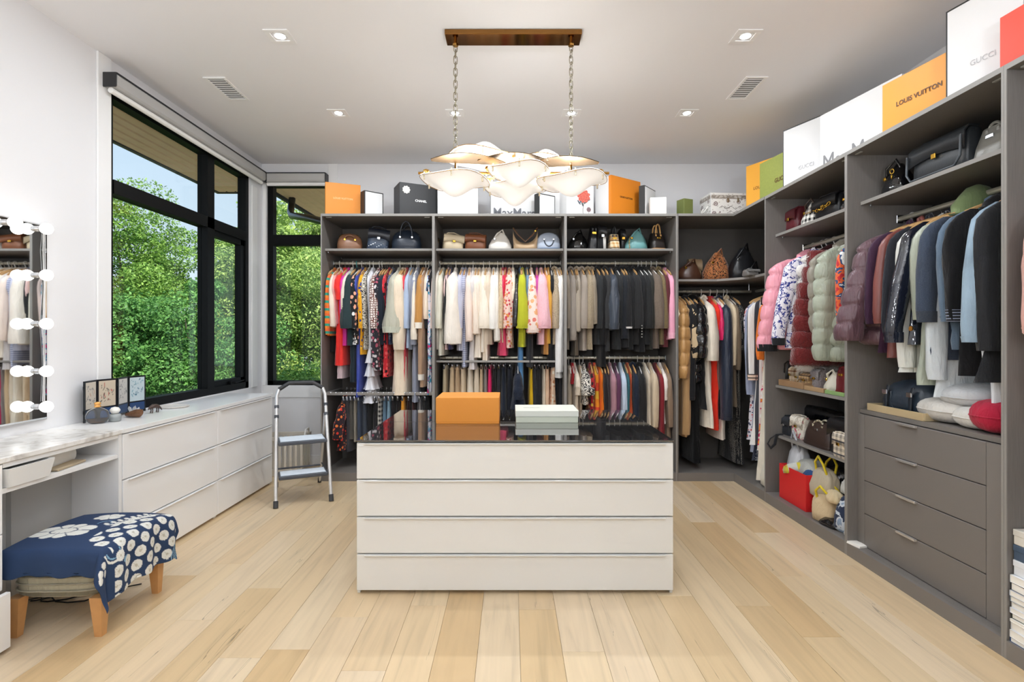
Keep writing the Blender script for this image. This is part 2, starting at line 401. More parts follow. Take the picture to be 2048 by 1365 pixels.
while x < 2.56:
    y = -1.6+rw.uniform(-1.2, 0)
    if x+.174 > 2.60: break
    while y < 5.3:
        ln = rw.choice((1.1, 1.4, 1.7, 2.0, .8)); y0 = max(y, YF); y1 = min(y+ln, 5.305); y += ln
        if y1 <= y0+.02: continue
        x0 = max(x, XL+.001); dd = rw.uniform(-.0002, .0002)
        if y1 > .3 or True:
            MB().bevbox(x0+GAPM, x+.174-GAPM, y0+GAPM, y1-GAPM, -.012, dd, .0008).build('plank', oak(rw.randrange(10)), floor)
    x += .174; k += 1
# ------------------------------------------------------------------ ceiling fittings
WHITEG = mat('#f2f2f2', .35, name='white_enamel')
LAMPG = mat('#ffffff', .3, name='lit_lamp', emit=14)
for i, (sx, sy) in enumerate(SPOTS+SPOTS_ADDED):
    rows = ['near left', 'near right', 'far row leftmost', 'far row behind left chain', 'far row behind right chain', 'far row rightmost']
    lb = ('square white trimless ceiling downlight, ' + rows[i]) if i < 6 else 'added ceiling downlight behind the camera, %s row, %s' % (('front', 'middle', 'rear')[(i-6)//4], ('far left', 'left of centre', 'right of centre', 'far right')[(i-6) % 4])
    t = thing('ceiling_downlight', lb, 'light', (sx, sy, CEIL), 0, 'recessed ceiling downlights')
    fr = MB()
    for b in ((-.07, .07, -.07, -.042), (-.07, .07, .042, .07), (-.07, -.042, -.042, .042), (.042, .07, -.042, .042)): fr.bevbox(*b, -.006, -.0005, .001)
    fr.build('trim_frame', WHITEG, t)
    MB().lathe([(.042, -.0005), (.042, -.003), (.030, -.0022), (.030, -.0005)]).build('reflector', mat('#dcdcdc', .25, name='reflector'), t)
    MB().cyl(0, 0, -.004, -.0008, .028, n=16).build('lamp', LAMPG, t)
for lb, vx, vy, rz in (('white slatted ceiling air vent near the left window', -1.985, 3.69, 0), ('white slatted ceiling air vent above the right closet', 1.64, 3.68, 0)):
    t = thing('ceiling_vent', lb, 'vent', (vx, vy, CEIL), rz, 'ceiling air vents')
    fr = MB()
    for b in ((-.075, .075, -.17, -.15), (-.075, .075, .15, .17), (-.075, -.055, -.15, .15), (.055, .075, -.15, .15)): fr.bevbox(*b, -.008, -.0005, .002)
    fr.build('frame', WHITEG, t)
    MB().box(-.055, .055, -.15, .15, -.003, -.0005).build('backing', mat('#9a9a9a', .6), t)
    for q in range(10):
        MB().box(-.055, .055, -.004, .014, -.0015, .0015).xf(T(0, -.135+q*.0295, -.006) @ RX(.4)).build('slat', WHITEG, t)
for i, (x, y) in enumerate(UPL_ADDED):  # bodies for the added uplighters, out of view
    t = thing('added_uplighter', 'added uplighter behind the camera, %s one, throwing light at the ceiling' % ('left', 'right')[i], 'lamp', (x, y, 0))
    MB().lathe([(.0005, 0), (.15, 0), (.15, .015), (.02, .03), (.012, .04)], 24).build('base', WHITEG, t, True)
    MB().cyl(0, 0, .03, 1.82, .012).build('pole', WHITEG, t, True)
    MB().lathe([(.02, 1.80), (.09, 1.83), (.185, 1.90), (.19, 1.90), (.092, 1.822), (.018, 1.79)], 28).build('bowl', WHITEG, t, True)
# ------------------------------------------------------------------ outside: eaves, trees, ground
SOF = mat('#dcb994', .7, name='cedar_soffit', var=.12, bs=8); EAVE_DK = mat('#26282b', .5, name='dark_metal_fascia')
ev = MB(); ev.box(-3.6, -2.9, 1.0, 6.5, 3.10, 3.3); ev.box(-2.9, 1.5, YB+.35, 9.2, 3.10, 3.3); ev.box(-2.9, -2.72, 1.0, YB+.35, 3.10, 3.3)
eave = struct('roof_eave', ev, EAVE_DK)
for q in range(8):
    x0 = -3.59+q*.108; y1 = 6.48 if x0 < -2.95 else 5.6
    MB().bevbox(x0, x0+.102, 1.0, y1, 3.065, 3.10, .012).build('soffit_board', SOF, eave)
for q in range(16):
    x0 = -2.88+q*.108; MB().bevbox(x0, x0+.104, YB+.3, 9.15, 3.065, 3.10, .004).build('soffit_board', SOF, eave)
MB().box(-3.64, -3.6, 1.0, 6.54, 3.06, 3.3).build('fascia', EAVE_DK, eave)
MB().box(-3.6, -2.94, 6.5, 6.54, 3.06, 3.3).build('fascia', EAVE_DK, eave)
MB().box(-2.94, -2.9, 6.54, 9.2, 3.04, 3.3).build('fascia', EAVE_DK, eave)
MB().cyl(-2.28, 6.2, 3.058, 3.066, .05).build('soffit_light', mat('#fff6e0', .4, emit=3), eave)
tag(MB().tube([(-2.80, 6.75, 3.06), (-2.80, 6.72, 2.95), (-2.78, 6.65, 2.86), (-2.70, 6.5, 2.78), (-2.3, 6.0, 2.64), (-1.95, 5.75, 2.52)], .042, 12).build('downpipe', mat('#111315', .3), None, True), 'black bent rain downpipe under the eave outside the narrow window', 'downpipe')
struct('ground', MB().box(-60, 60, 5.6, 80, -3.4, -3.3).box(-60, -2.75, -20, 5.6, -3.4, -3.3), mat('#8c8676', .95, name='gravel', var=.2, bs=3))
def leafmat(c1, c2):
    m = bpy.data.materials.new('leaves'); m.use_nodes = True; t = m.node_tree; N = t.nodes; L = t.links
    b = N['Principled BSDF']; b.inputs['Roughness'].default_value = .5; b.inputs['Specular IOR Level'].default_value = .35
    c = N.new('ShaderNodeTexCoord'); n = N.new('ShaderNodeTexNoise'); n.inputs['Scale'].default_value = 1.6; L.new(c.outputs['Object'], n.inputs['Vector'])
    n2 = N.new('ShaderNodeTexWhiteNoise'); gm = N.new('ShaderNodeNewGeometry'); L.new(gm.outputs['Random Per Island'], n2.inputs['Vector'])
    f = mth(t, 'ADD', mth(t, 'MULTIPLY', n.outputs['Fac'], .9), mth(t, 'MULTIPLY', mth(t, 'SUBTRACT', gm.outputs['Random Per Island'], .5), .7))
    col = mixn(t, f, c1, c2); L.new(col, b.inputs['Base Color'])
    tr = N.new('ShaderNodeBsdfTranslucent'); L.new(col, tr.inputs[0]); mx = N.new('ShaderNodeMixShader'); mx.inputs[0].default_value = .35
    L.new(b.outputs[0], mx.inputs[1]); L.new(tr.outputs[0], mx.inputs[2]); L.new(mx.outputs[0], N['Material Output'].inputs[0])
    return m
def crown(seed, nclump, nleaf, R, Hh, leaf):
    r = np.random.RandomState(seed)
    # clumps spread over an ellipsoid, leaves over each clump's shell
    u = r.normal(size=(nclump, 3)); u /= np.linalg.norm(u, axis=1)[:, None]
    cc = u*np.array([R, R, Hh])*r.uniform(.45, 1.0, (nclump, 1)); rad = r.uniform(.35, .75, nclump)
    i = r.randint(0, nclump, nleaf); d = r.normal(size=(nleaf, 3)); d /= np.linalg.norm(d, axis=1)[:, None]
    d[:, 2] *= .7
    p = cc[i]+d*(rad[i]*r.uniform(.7, 1.05, nleaf))[:, None]
    a = r.normal(size=(nleaf, 3))+d*1.0+np.array([0, 0, .8]); a /= np.linalg.norm(a, axis=1)[:, None]
    b = np.cross(a, r.normal(size=(nleaf, 3))); b /= np.linalg.norm(b, axis=1)[:, None]; c = np.cross(a, b)
    s = (leaf*r.uniform(.6, 1.3, nleaf))[:, None]
    q = np.stack([p-b*s, p-c*s*.55+b*s*.1, p+b*s*1.1, p+c*s*.55+b*s*.1], 1).reshape(-1, 3)
    me = bpy.data.meshes.new('foliage'); n = nleaf
    me.vertices.add(4*n); me.vertices.foreach_set('co', q.ravel().astype(np.float32))
    me.loops.add(4*n); me.loops.foreach_set('vertex_index', np.arange(4*n, dtype=np.int32))
    me.polygons.add(n); me.polygons.foreach_set('loop_start', np.arange(0, 4*n, 4, dtype=np.int32)); me.update(calc_edges=True)
    return me, cc
LM = [leafmat('#35661f', '#b9dc70'), leafmat('#4a7a2c', '#dcee8c'), leafmat('#33632f', '#94c96c')]
CR = [crown(11, 60, 80000, 1.85, 2.7, .036), crown(12, 64, 80000, 2.0, 2.5, .034), crown(13, 60, 80000, 1.75, 3.0, .032)]
BARK = mat('#7a6f5f', .9, name='bark', bump=.5, bs=12)
tr_spots = [(-9.8, 9.4, .9, 0, 0, 'bright green maple filling the left edge of the big window'), (-7.4, 9.3, -.2, 1, 2, 'fine leaved dark green tree in the middle of the big window'),
            (-8.6, 12.0, 1.75, 2, 0, 'tall green tree rising behind the others in the big window'), (-6.2, 10.6, .3, 1, 2, 'tree standing behind the opening sash of the big window'),
            (-5.5, 12.6, 1.7, 0, 1, 'yellow green tree with pale branches seen through the narrow window'), (-4.2, 12.4, .6, 2, 1, 'light green tree at the right of the narrow window'),
            (-4.9, 10.6, -1.1, 1, 0, 'low bushy tree at the foot of the narrow window'), (-6.4, 7.7, -1.9, 0, 1, 'yellow green tree top low in the big window'),
            (-11.6, 13.5, .9, 1, 1, 'background tree left of the tall one'), (-7.3, 15.5, 2.6, 0, 0, 'distant tree behind the sash corner'), (-3.2, 15.5, 1.6, 1, 0, 'distant tree right of the narrow window'),
            (-9.0, 7.0, -2.0, 2, 0, 'low tree at the bottom left of the big window'), (-5.0, 16.0, 3.6, 2, 1, 'far tree topping the narrow window'), (-10.5, 11.0, -1.6, 1, 0, 'low shrub tree beneath the left maple'), (-8.9, 10.6, .4, 0, 2, 'dark green maple closing the gap behind the crossing of the window bars'), (-7.6, 11.4, -.6, 2, 0, 'green tree filling the lower middle of the big window')]
for i, (x, y, z, v, mi, lb) in enumerate(tr_spots):
    t = thing('tree', lb, 'tree', (x, y, -3.3), rw.uniform(0, 6), 'trees outside the windows')
    o = bpy.data.objects.new('foliage', CR[v][0]); COL.objects.link(o); o.parent = t; o.location = (0, 0, z+3.3)
    if not CR[v][0].materials: CR[v][0].materials.append(LM[0])
    o.material_slots[0].link = 'OBJECT'; o.material_slots[0].material = LM[mi]
    tk = MB(); tk.tube([(0, 0, 0), (.05, 0, (z+3.3)*.5), (0, .05, z+3.3), (.1, 0, z+4.6)], [.13, .11, .07, .02], 8); tk.build('trunk', BARK, t, True)
    br = MB()
    for c in CR[v][1][::3]: br.tube([(0, 0, max(.4, z+3.3-1.0)), tuple(c*.5+np.array([0, 0, z+3.0])), tuple(c+np.array([0, 0, z+3.3]))], [.045, .03, .01], 5)
    br.build('branches', BARK, t)
# ------------------------------------------------------------------ closets
def closetmat():
    m, t, b = base('grey_brown_laminate'); N = t.nodes; L = t.links
    c = N.new('ShaderNodeTexCoord'); mp = N.new('ShaderNodeMapping'); mp.inputs['Scale'].default_value = (40, 40, 2.0); L.new(c.outputs['Object'], mp.inputs[0])
    n = N.new('ShaderNodeTexNoise'); n.inputs['Scale'].default_value = 5; n.inputs['Detail'].default_value = 4; L.new(mp.outputs[0], n.inputs['Vector'])
    L.new(mixn(t, n.outputs['Fac'], '#67635f', '#7d7874'), b.inputs['Base Color']); b.inputs['Roughness'].default_value = .48; return m
CM = closetmat(); CEDGE = mat('#8b8884', .45, name='panel_edge'); CBACK = mat('#5d5955', .6, name='back_panel')
CHROME = mat('#c9ccd0', .18, 1, name='chrome'); RODM = mat('#c6c3b4', .3, .6, name='hanging_rod')
ZT = 2.392; YC = 4.71; XC = 1.99; PH = .075
def side(t, name, x0, x1, y0, y1, z0, z1, front='y'):
    p = MB().box(x0, x1, y0, y1, z0, z1).build(name, CM, t)
    return p
# local frame of a closet unit: x across (0..W), y depth (0 = front edge), z up
def unit(label, loc, rz, W, shelves, rods, group='open wardrobe units', extra_right=None, top=True):
    t = thing('wardrobe', label, 'wardrobe', loc, rz, group)
    D = .585; e = .011
    for x0 in (0, W-e):
        s = MB().box(x0, x0+e, .004, D, 0, ZT).build('side_panel', CM, t)
        MB().box(x0, x0+e, .0, .004, 0, ZT).build('front_edge', CEDGE, s)
    MB().box(e, W-e, D-.01, D-.002, PH, ZT-.02).build('back_panel', CBACK, t)
    tp = MB().box(e, W-e, .004, D, ZT-.022, ZT).build('top_panel', CM, t); MB().box(e, W-e, 0, .004, ZT-.022, ZT).build('front_edge', CEDGE, tp)
    pl = MB().box(e, W-e, .0, .02, 0, PH).build('plinth', mat('#7b7672', .5), t)
    MB().box(e, W-e, .02, D-.01, PH-.02, PH).build('bottom_panel', CM, t)
    for z in shelves:
        s = MB().box(e, W-e, .085, D-.01, z-.02, z).build('shelf', CM, t); MB().box(e, W-e, .081, .085, z-.02, z).build('front_edge', CEDGE, s)
        pn = MB()
        for x in (e+.012, W-e-.012):
            for y in (.13, D-.08): pn.cyl(x, y, z-.03, z-.0205, .007, n=8)
        pn.build('shelf_pin', CHROME, t)
    for z in rods:
        MB().tube([(e, .31, z), (W-e, .31, z)], .0125, 10, flat=1.15).build('hanging_rod', RODM, t)
        MB().bevbox(e, e+.008, .29, .33, z-.025, z+.025).bevbox(W-e-.008, W-e, .29, .33, z-.025, z+.025).build('rod_bracket', CHROME, t)
    for x in (e+.05, W-e-.05): MB().bevbox(x-.025, x+.025, .03, .045, ZT-.030, ZT-.0225, .002).build('corner_bracket', mat('#a8a6a0', .35, .5), t)
    return t
XB = [-1.70, -.693, .487, 1.484]
Z1 = 1.99
u1 = unit('grey wardrobe bay at the left end of the back wall', (XB[0], YC, 0), 0, XB[1]-XB[0]-.0005, [2.093], [Z1])
u2 = unit('wide grey wardrobe bay in the middle of the back wall', (XB[1], YC, 0), 0, XB[2]-XB[1]-.0005, [2.093], [Z1, 1.09])
u3 = unit('grey wardrobe bay of blazers left of the corner', (XB[2], YC, 0), 0, XB[3]-XB[2]-.0005, [2.093], [Z1, 1.09])
# pull-out trouser rack of the left bay
MB().bevbox(.011, .985, .10, .125, .755, .785).bevbox(.011, .04, .125, .50, .755, .785).bevbox(.955, .985, .125, .50, .755, .785).build('trouser_rack', mat('#8f8c88', .4, .3, name='rack_rail'), u1)
bars = MB()
for q in range(19): bars.tube([(.06+q*.048, .09, .782), (.06+q*.048, .13, .770), (.06+q*.048, .48, .770)], .005, 6)
bars.build('trouser_bar', CHROME, u1)
MB().bevbox(.011, 1.18-.012, .10, .13, 1.055, 1.075).build('rod_rail', mat('#8f8c88', .4, .3), u2)
uA = unit('grey wardrobe bay with puffer jackets on the right wall', (XC, 4.14, 0), -PI/2, 1.004, [2.093, .916, .53], [Z1])
uB = unit('grey wardrobe bay with a drawer chest on the right wall', (XC, 3.135, 0), -PI/2, 1.004, [2.093], [Z1])
uC = unit('grey wardrobe bay nearest the camera at the right edge', (XC, 2.130, 0), -PI/2, 1.004, [2.093], [Z1])
# corner wardrobe, L-shaped
t = thing('corner_wardrobe', 'grey L-shaped corner wardrobe between back and right walls', 'wardrobe', (XB[3], YC, 0), 0)
cw = XC-XB[3]; dR = YC-4.141
def Lslab(z0, z1, inset):
    # polygon: along back then down the right side
    a = inset; W2 = XR-XB[3]-.012; D2 = YB-YC-.012
    if inset > .05: poly = [(0.011, a), (cw-.12, a), (cw+a, -.12), (cw+a, -dR), (W2, -dR), (W2, D2), (0.011, D2)]
    else: poly = [(0.011, a), (cw+a, a), (cw+a, -dR), (W2, -dR), (W2, D2), (0.011, D2)]
    n = len(poly)
    return MB().add([(x, y, z) for z in (z0, z1) for x, y in poly], [tuple(range(n))[::-1], tuple(range(n, 2*n))]+[(i, (i+1) % n, n+(i+1) % n, n+i) for i in range(n)])
MB().box(0, .011, 0, .58, 0, ZT).build('side_panel', CM, t)
tp = Lslab(ZT-.022, ZT, 0).build('top_panel', CM, t)
MB().box(.011, cw, -.004, 0, ZT-.022, ZT).box(cw-.004, cw, -dR, -.004, ZT-.022, ZT).build('front_edge', CEDGE, tp)
sh = Lslab(1.795, 1.815, .085).build('shelf', mat('#8a8580', .5), t)
Lslab(PH-.02, PH, .005).build('bottom_panel', CM, t)
MB().box(.011, cw, 0, .015, 0, PH-.001).box(cw, cw+.015, -dR, .015, 0, PH-.001).build('plinth', mat('#7b7672', .5), t)
MB().box(.011, XR-XB[3]-.012, .578, .586, PH, ZT-.022).box(XR-XB[3]-.02, XR-XB[3]-.012, -dR, .578, PH, ZT-.022).build('back_panel', CBACK, t)
MB().tube([(.011, .31, 1.72), (.80, .31, 1.72)], .0125, 10).tube([(.83, .27, 1.72), (.83, -dR+.002, 1.72)], .0125, 10).build('hanging_rod', RODM, t)
MB().cyl(.78, .31, 1.73, 1.795, .006, n=8).build('rod_support', CHROME, t)
# chest of drawers built into the right bay
t = thing('drawer_chest', 'grey built-in chest of four drawers under the hanging coats', 'drawers', (XC, 3.122, 0), -PI/2)
MB().box(.0, .978, .083, .56, .0765, .84).build('body', mat('#6f6a66', .5), t)
MB().box(.0, .978, .075, .565, .845, .868).build('top', mat('#77726d', .45), t)
MB().box(.0, .0565, .064, .083, .0765, .84).build('stile', mat('#7b7672', .5), t)
MB().box(.8445, .978, .063, .083, .0765, .84).build('stile', mat('#7b7672', .5), t)
for q in range(4):
    z0 = .0785+q*.1915
    d = MB().bevbox(.060, .842, .062, .083, z0, z0+.187, .0015).build('drawer', mat('#77726e', .42, name='drawer_front', bump=.03, bs=200), t)
    MB().bevbox(.325, .455, .048, .064, z0+.178, z0+.190, .001).build('handle', mat('#d8d6d4', .25, .7), d)
# ------------------------------------------------------------------ island: two back-to-back chests under a glass top
GW = mat('#dcdcd9', .16, coat=.4, name='glossy_white_front'); GWS = mat('#d6d6d2', .3, name='island_side')
IX0, IX1 = -.776, .816
def chest(name, label, loc, rz, W, D, n, H, fm, handle='lip', cols=1, group=None, body=None, zs=None, ztop=None, gap=.003):
    t = thing(name, label, 'drawers', loc, rz, group)
    MB().box(.012, W-.012, .022, D, .02, H).build('body', body or fm, t)
    MB().box(0, .014, .02, D, 0, H).box(W-.014, W, .02, D, 0, H).build('side_panel', body or fm, t)
    MB().box(.014, W-.014, .05, .07, 0, .02).build('plinth', body or fm, t)
    z0 = .018; zh = (H-z0)/n
    for c in range(cols):
        for q in range(n):
            a, b = c*W/cols+.0015, (c+1)*W/cols-.0015
            d = MB().bevbox(a, b, 0, .02, z0+q*zh+gap, z0+(q+1)*zh-.004, .0018).build('drawer', fm, t)
            if handle == 'lip':
                MB().bevbox(a+.04, b-.04, -.012, .0015, z0+(q+1)*zh-.010, z0+(q+1)*zh-.0045, .001).build('handle', body or fm, d)
    return t
for args in (('kitchen', (IX0, 2.648, 0), 0, .55), ('rear', (IX1, 3.725, 0), PI, .50)):
    chest('island_chest', 'glossy off-white island chest of four wide drawers facing the camera' if args[0] == 'kitchen' else 'white island chest of drawers behind it, facing the wardrobes', args[1], args[2], IX1-IX0, args[3], 4, .765, GW, group='island chests', body=GWS)
def blackglass():
    m, t, b = base('smoked_glass'); b.inputs['Base Color'].default_value = (.028, .027, .028, 1); b.inputs['Roughness'].default_value = .03
    b.inputs['Specular IOR Level'].default_value = 1.0; b.inputs['IOR'].default_value = 1.7; b.inputs['Coat Weight'].default_value = .6; b.inputs['Coat Roughness'].default_value = .02; return m
BG_ = blackglass()
tag(MB().bevbox(IX0-.002, IX1+.002, 2.642, 3.203, .768, .776, .0015).build('glass_top', BG_), 'dark reflective glass top on the front island chest', 'glass top', 'island glass tops')
tag(MB().bevbox(IX0-.002, IX1+.002, 3.207, 3.722, .768, .776, .0015).build('glass_top', BG_), 'dark reflective glass top on the rear island chest', 'glass top', 'island glass tops')
# orange and green boxes on the island
def face_text(parent, s, w, W, H, m, x=None, z=None, bold=0, h=None, y=-.0012, shear=0):
    return text(s, w, m, parent, T(W/2 if x is None else x, y, H/2 if z is None else z) @ RX(PI/2), bold=bold, h=h, shear=shear)
ORG = mat('#e8963a', .45, name='orange_card', bump=.04, bs=300)
zb = .7765
t = thing('shoe_box', 'plain orange box on the glass island top', 'box', (-.444, 3.13, zb), 0)
MB().bevbox(0, .372, 0, .30, 0, .145, .001).build('base', ORG, t); MB().bevbox(-.0015, .3735, -.0015, .3015, .010, .156, .0015).build('lid', ORG, t)
text('LOUIS VUITTON', .13, mat('#b87f2c', .5), t, T(.186, .15, .1562))
t = thing('shoe_box', 'flat pale green box with lid on the glass island top', 'box', (.027, 3.17, zb), 0)
SG = mat('#d3d9c8', .5, name='pale_green_card'); SG2 = mat('#e4e7dc', .5)
MB().bevbox(.003, .377, .003, .275, 0, .05, .001).build('base', SG, t); MB().bevbox(0, .38, 0, .278, .036, .0725, .0015).build('lid', SG2, t)
MB().tube([(.05, .135, .073), (.075, .15, .073), (.09, .132, .073), (.105, .142, .073), (.12, .133, .073), (.15, .138, .073)], .0012, 5, flat=.3).tube([(.055, .125, .073), (.155, .128, .073)], .0008, 5, flat=.3).build('scripted_mark', mat('#8b8f86', .5), t)
# ------------------------------------------------------------------ left side: dressers, dressing table, mirror
DW = mat('#f3f3f3', .18, coat=.3, name='glossy_white_dresser'); DWB = mat('#ececec', .35, name='dresser_body')
XD = -2.095
chest('dresser', 'white gloss three-drawer dresser nearest the window corner', (XD, 3.768, 0), PI/2, .862, .36, 3, .770, DW, group='white dressers under the window', body=DWB)
chest('dresser', 'white gloss three-drawer dresser beside the dressing table', (XD, 2.848, 0), PI/2, .917, .36, 3, .770, DW, group='white dressers under the window', body=DWB)
tag(MB().bevbox(XL+.002, XD+.004, 2.846, 4.633, .7715, .795, .0015).build('countertop', mat('#ededec', .25, name='white_top')), 'long white countertop over the two window dressers', 'countertop')
def marble():
    m, t, b = base('white_marble'); N = t.nodes; L = t.links; c = N.new('ShaderNodeTexCoord')
    n = N.new('ShaderNodeTexNoise'); n.inputs['Scale'].default_value = 9; n.inputs['Detail'].default_value = 8; n.inputs['Distortion'].default_value = 1.5; L.new(c.outputs['Object'], n.inputs['Vector'])
    r = N.new('ShaderNodeValToRGB'); L.new(n.outputs['Fac'], r.inputs[0]); e = r.color_ramp.elements
    e[0].position = .34; e[0].color = lin4('#c4c0bb'); e[1].position = .55; e[1].color = lin4('#ecebe8'); q = r.color_ramp.elements.new(.46); q.color = lin4('#dddad5')
    L.new(r.outputs[0], b.inputs['Base Color']); b.inputs['Roughness'].default_value = .25; return m
t = thing('dressing_table', 'white dressing table with marble top and open shelf under the mirror', 'dressing table', (XD, 2.18, 0), PI/2)
# local x runs along +Y, local y runs to the wall
MB().bevbox(-.55, .664, -.004, .411, .7735, .796, .002).build('marble_top', marble(), t)
MB().box(.0, .64, .005, .40, .752, .7725).build('under_top', DWB, t)
MB().box(.642, .664, .004, .40, 0, .7725).build('side_panel', DWB, t)
MB().box(.0, .641, .008, .40, .645, .665).build('shelf', DWB, t)
MB().box(.0, .641, .39, .40, .666, .751).build('shelf_back', DWB, t)
MB().box(.0, .641, .28, .295, .04, .644).build('back_panel', mat('#c9c9c8', .5), t)
MB().box(.30, .641, .255, .28, .04, .64).build('sliding_panel', mat('#bdbdbc', .5), t)
# drawer tower at the left edge of the view
t = thing('drawer_tower', 'narrow white drawer unit cut by the left edge, bottom drawer ajar', 'drawers', (XD, 1.70, 0), PI/2)
MB().box(.0, .478, .022, .40, .0, .7725).build('body', DWB, t)
for z0, z1, y in ((.018, .245, -.034), (.25, .478, 0), (.483, .768, 0)):
    d = MB().bevbox(.002, .474, y, y+.02, z0, z1, .002).build('drawer', DW, t)
    if y < 0: MB().box(.01, .465, y+.02, .02, z0+.02, z1-.05).build('drawer_box', DWB, d)
# contents of the open shelf
SHM = mat('#e2e2e0', .35)
t = thing('storage_tray', 'white tapered plastic tray in the dressing table shelf', 'tray', (XD+.012, 2.186, .6665), PI/2)
tr = MB(); W_, D_, H_ = .225, .30, .078
tr.add([(.012, .008, 0), (W_-.02, .008, 0), (W_-.02, D_, 0), (.012, D_, 0), (0, 0, H_), (W_, 0, H_), (W_, D_, H_), (0, D_, H_), (.008, .008, H_), (W_-.008, .008, H_), (W_-.008, D_-.008, H_), (.008, D_-.008, H_), (.02, .016, .006), (W_-.028, .016, .006), (W_-.028, D_-.01, .006), (.02, D_-.01, .006)],
       [(3, 2, 1, 0), (0, 1, 5, 4), (1, 2, 6, 5), (2, 3, 7, 6), (3, 0, 4, 7), (4, 5, 9, 8), (5, 6, 10, 9), (6, 7, 11, 10), (7, 4, 8, 11), (8, 9, 13, 12), (9, 10, 14, 13), (10, 11, 15, 14), (11, 8, 12, 15), (12, 13, 14, 15)])
tr.build('tray', SHM, t)
tag(MB().bevbox(0, .20, 0, .17, 0, .012, .003).xf(T(XD-.015, 2.46, .6665) @ RZ(PI/2+.15)).build('notebook', mat('#b5a489', .8)), 'tan paper folder under the white towel roll', 'folder')
t = thing('towel_roll', 'rolled white towel on the shelf right of the tray', 'towel', (XD-.09, 2.44, .704), 0)
MB().loft([(0, 0, 0, .03, .035), (.02, 0, 0, .033, .037), (.15, 0, 0, .033, .037), (.225, 0, 0, .033, .037), (.235, 0, 0, .028, .033)], 18, 2.4).xf(RZ(.2) @ RX(-PI/2)).build('roll', mat('#f0f0ee', .8), t, True)
# mirror with bulbs
t = thing('vanity_mirror', 'rectangular wall mirror framed by round bulbs', 'mirror', (XL+.001, 2.30, .85), 0)
MIR = mat('#eef2f4', .02, 1, name='mirror_glass')
MB().box(.0, .016, -.55, .535, 0, 1.04).build('backing', mat('#d9d9d8', .3, .6), t)
MB().box(.016, .019, -.545, .53, .006, 1.034).build('mirror_pane', MIR, t)
BULB = mat('#fffdf8', .3, name='bulb_glow', emit=1.7)
bz = [.077, .264, .513, .768, 1.012]
pos = [(.47, z) for z in bz]+[(.295, 1.008), (.10, 1.008), (-.10, 1.008)]
for y, z in pos:
    s = MB().lathe([(.015, 0), (.015, .012), (.011, .020), (.013, .022)]).xf(T(.019, y, z) @ RY(PI/2)).build('socket', mat('#d0d0d2', .25, .6), t, True)
    MB().lathe([(.0005, .020), (.012, .022), (.022, .030), (.029, .043), (.030, .052), (.027, .064), (.018, .074), (.0005, .079)], 20).xf(T(.019, y, z) @ RY(PI/2)).build('bulb', BULB, s, True)
    light('bulb_lamp', 'POINT', (XL+.12, 2.30+y, .85+z), .12, .03, col=(1, .97, .93))
MB().tube([(.022, .505, 1.0), (.025, .50, .9), (.022, .51, .7), (.026, .498, .5), (.022, .508, .3), (.024, .5, .1)], .0025, 6).tube([(.024, .512, 1.0), (.022, .515, .8), (.026, .508, .6), (.022, .515, .35), (.024, .51, .1)], .0025, 6).build('cable', mat('#d8d8d8', .4), t)
# ------------------------------------------------------------------ chandelier
GOLD = mat('#c79a52', .14, 1, name='polished_brass'); BRZ = mat('#8a6236', .10, 1, name='polished_bronze'); CHN = mat('#9d9684', .25, 1, name='chain_metal')
CX, CY = .013, 3.03
t = thing('chandelier', 'brass chandelier of wavy white glass petals hanging on two chains', 'chandelier', (CX, CY, 2.2), 0)
MB().bevbox(-.387, .387, -.06, .06, .80, .8295, .002).build('canopy', BRZ, t)
for cxn in (-.332, .332):
    MB().cyl(cxn, 0, .775, .80, .009).cyl(cxn, 0, .765, .777, .016).build('canopy_hook', GOLD, t)
    nl = 19; z = .772; H_ = (z-.11)/nl; link = None
    for q in range(nl):
        lm = MB(); a, b = .0105, .024; pts = []
        for k_ in range(12):
            an = 2*PI*k_/12; pts.append((a*math.cos(an), 0, math.copysign(b-a, math.sin(an))*(abs(math.sin(an)) > .3)+a*math.sin(an)))
        lm.tube(pts, .0026, 6, closed=True).xf(T(cxn, 0, z-H_*(q+.5)) @ RZ(PI/2*(q % 2)+.35))
        lm.build('chain_link', CHN, t, True)
def petalmat():
    m, t_, b = base('frosted_glass'); b.inputs['Base Color'].default_value = (.95, .94, .92, 1); b.inputs['Roughness'].default_value = .35
    b.inputs['Emission Color'].default_value = (1, .965, .91, 1); b.inputs['Emission Strength'].default_value = .40
    b.inputs['Coat Weight'].default_value = .3; return m
PET = petalmat()
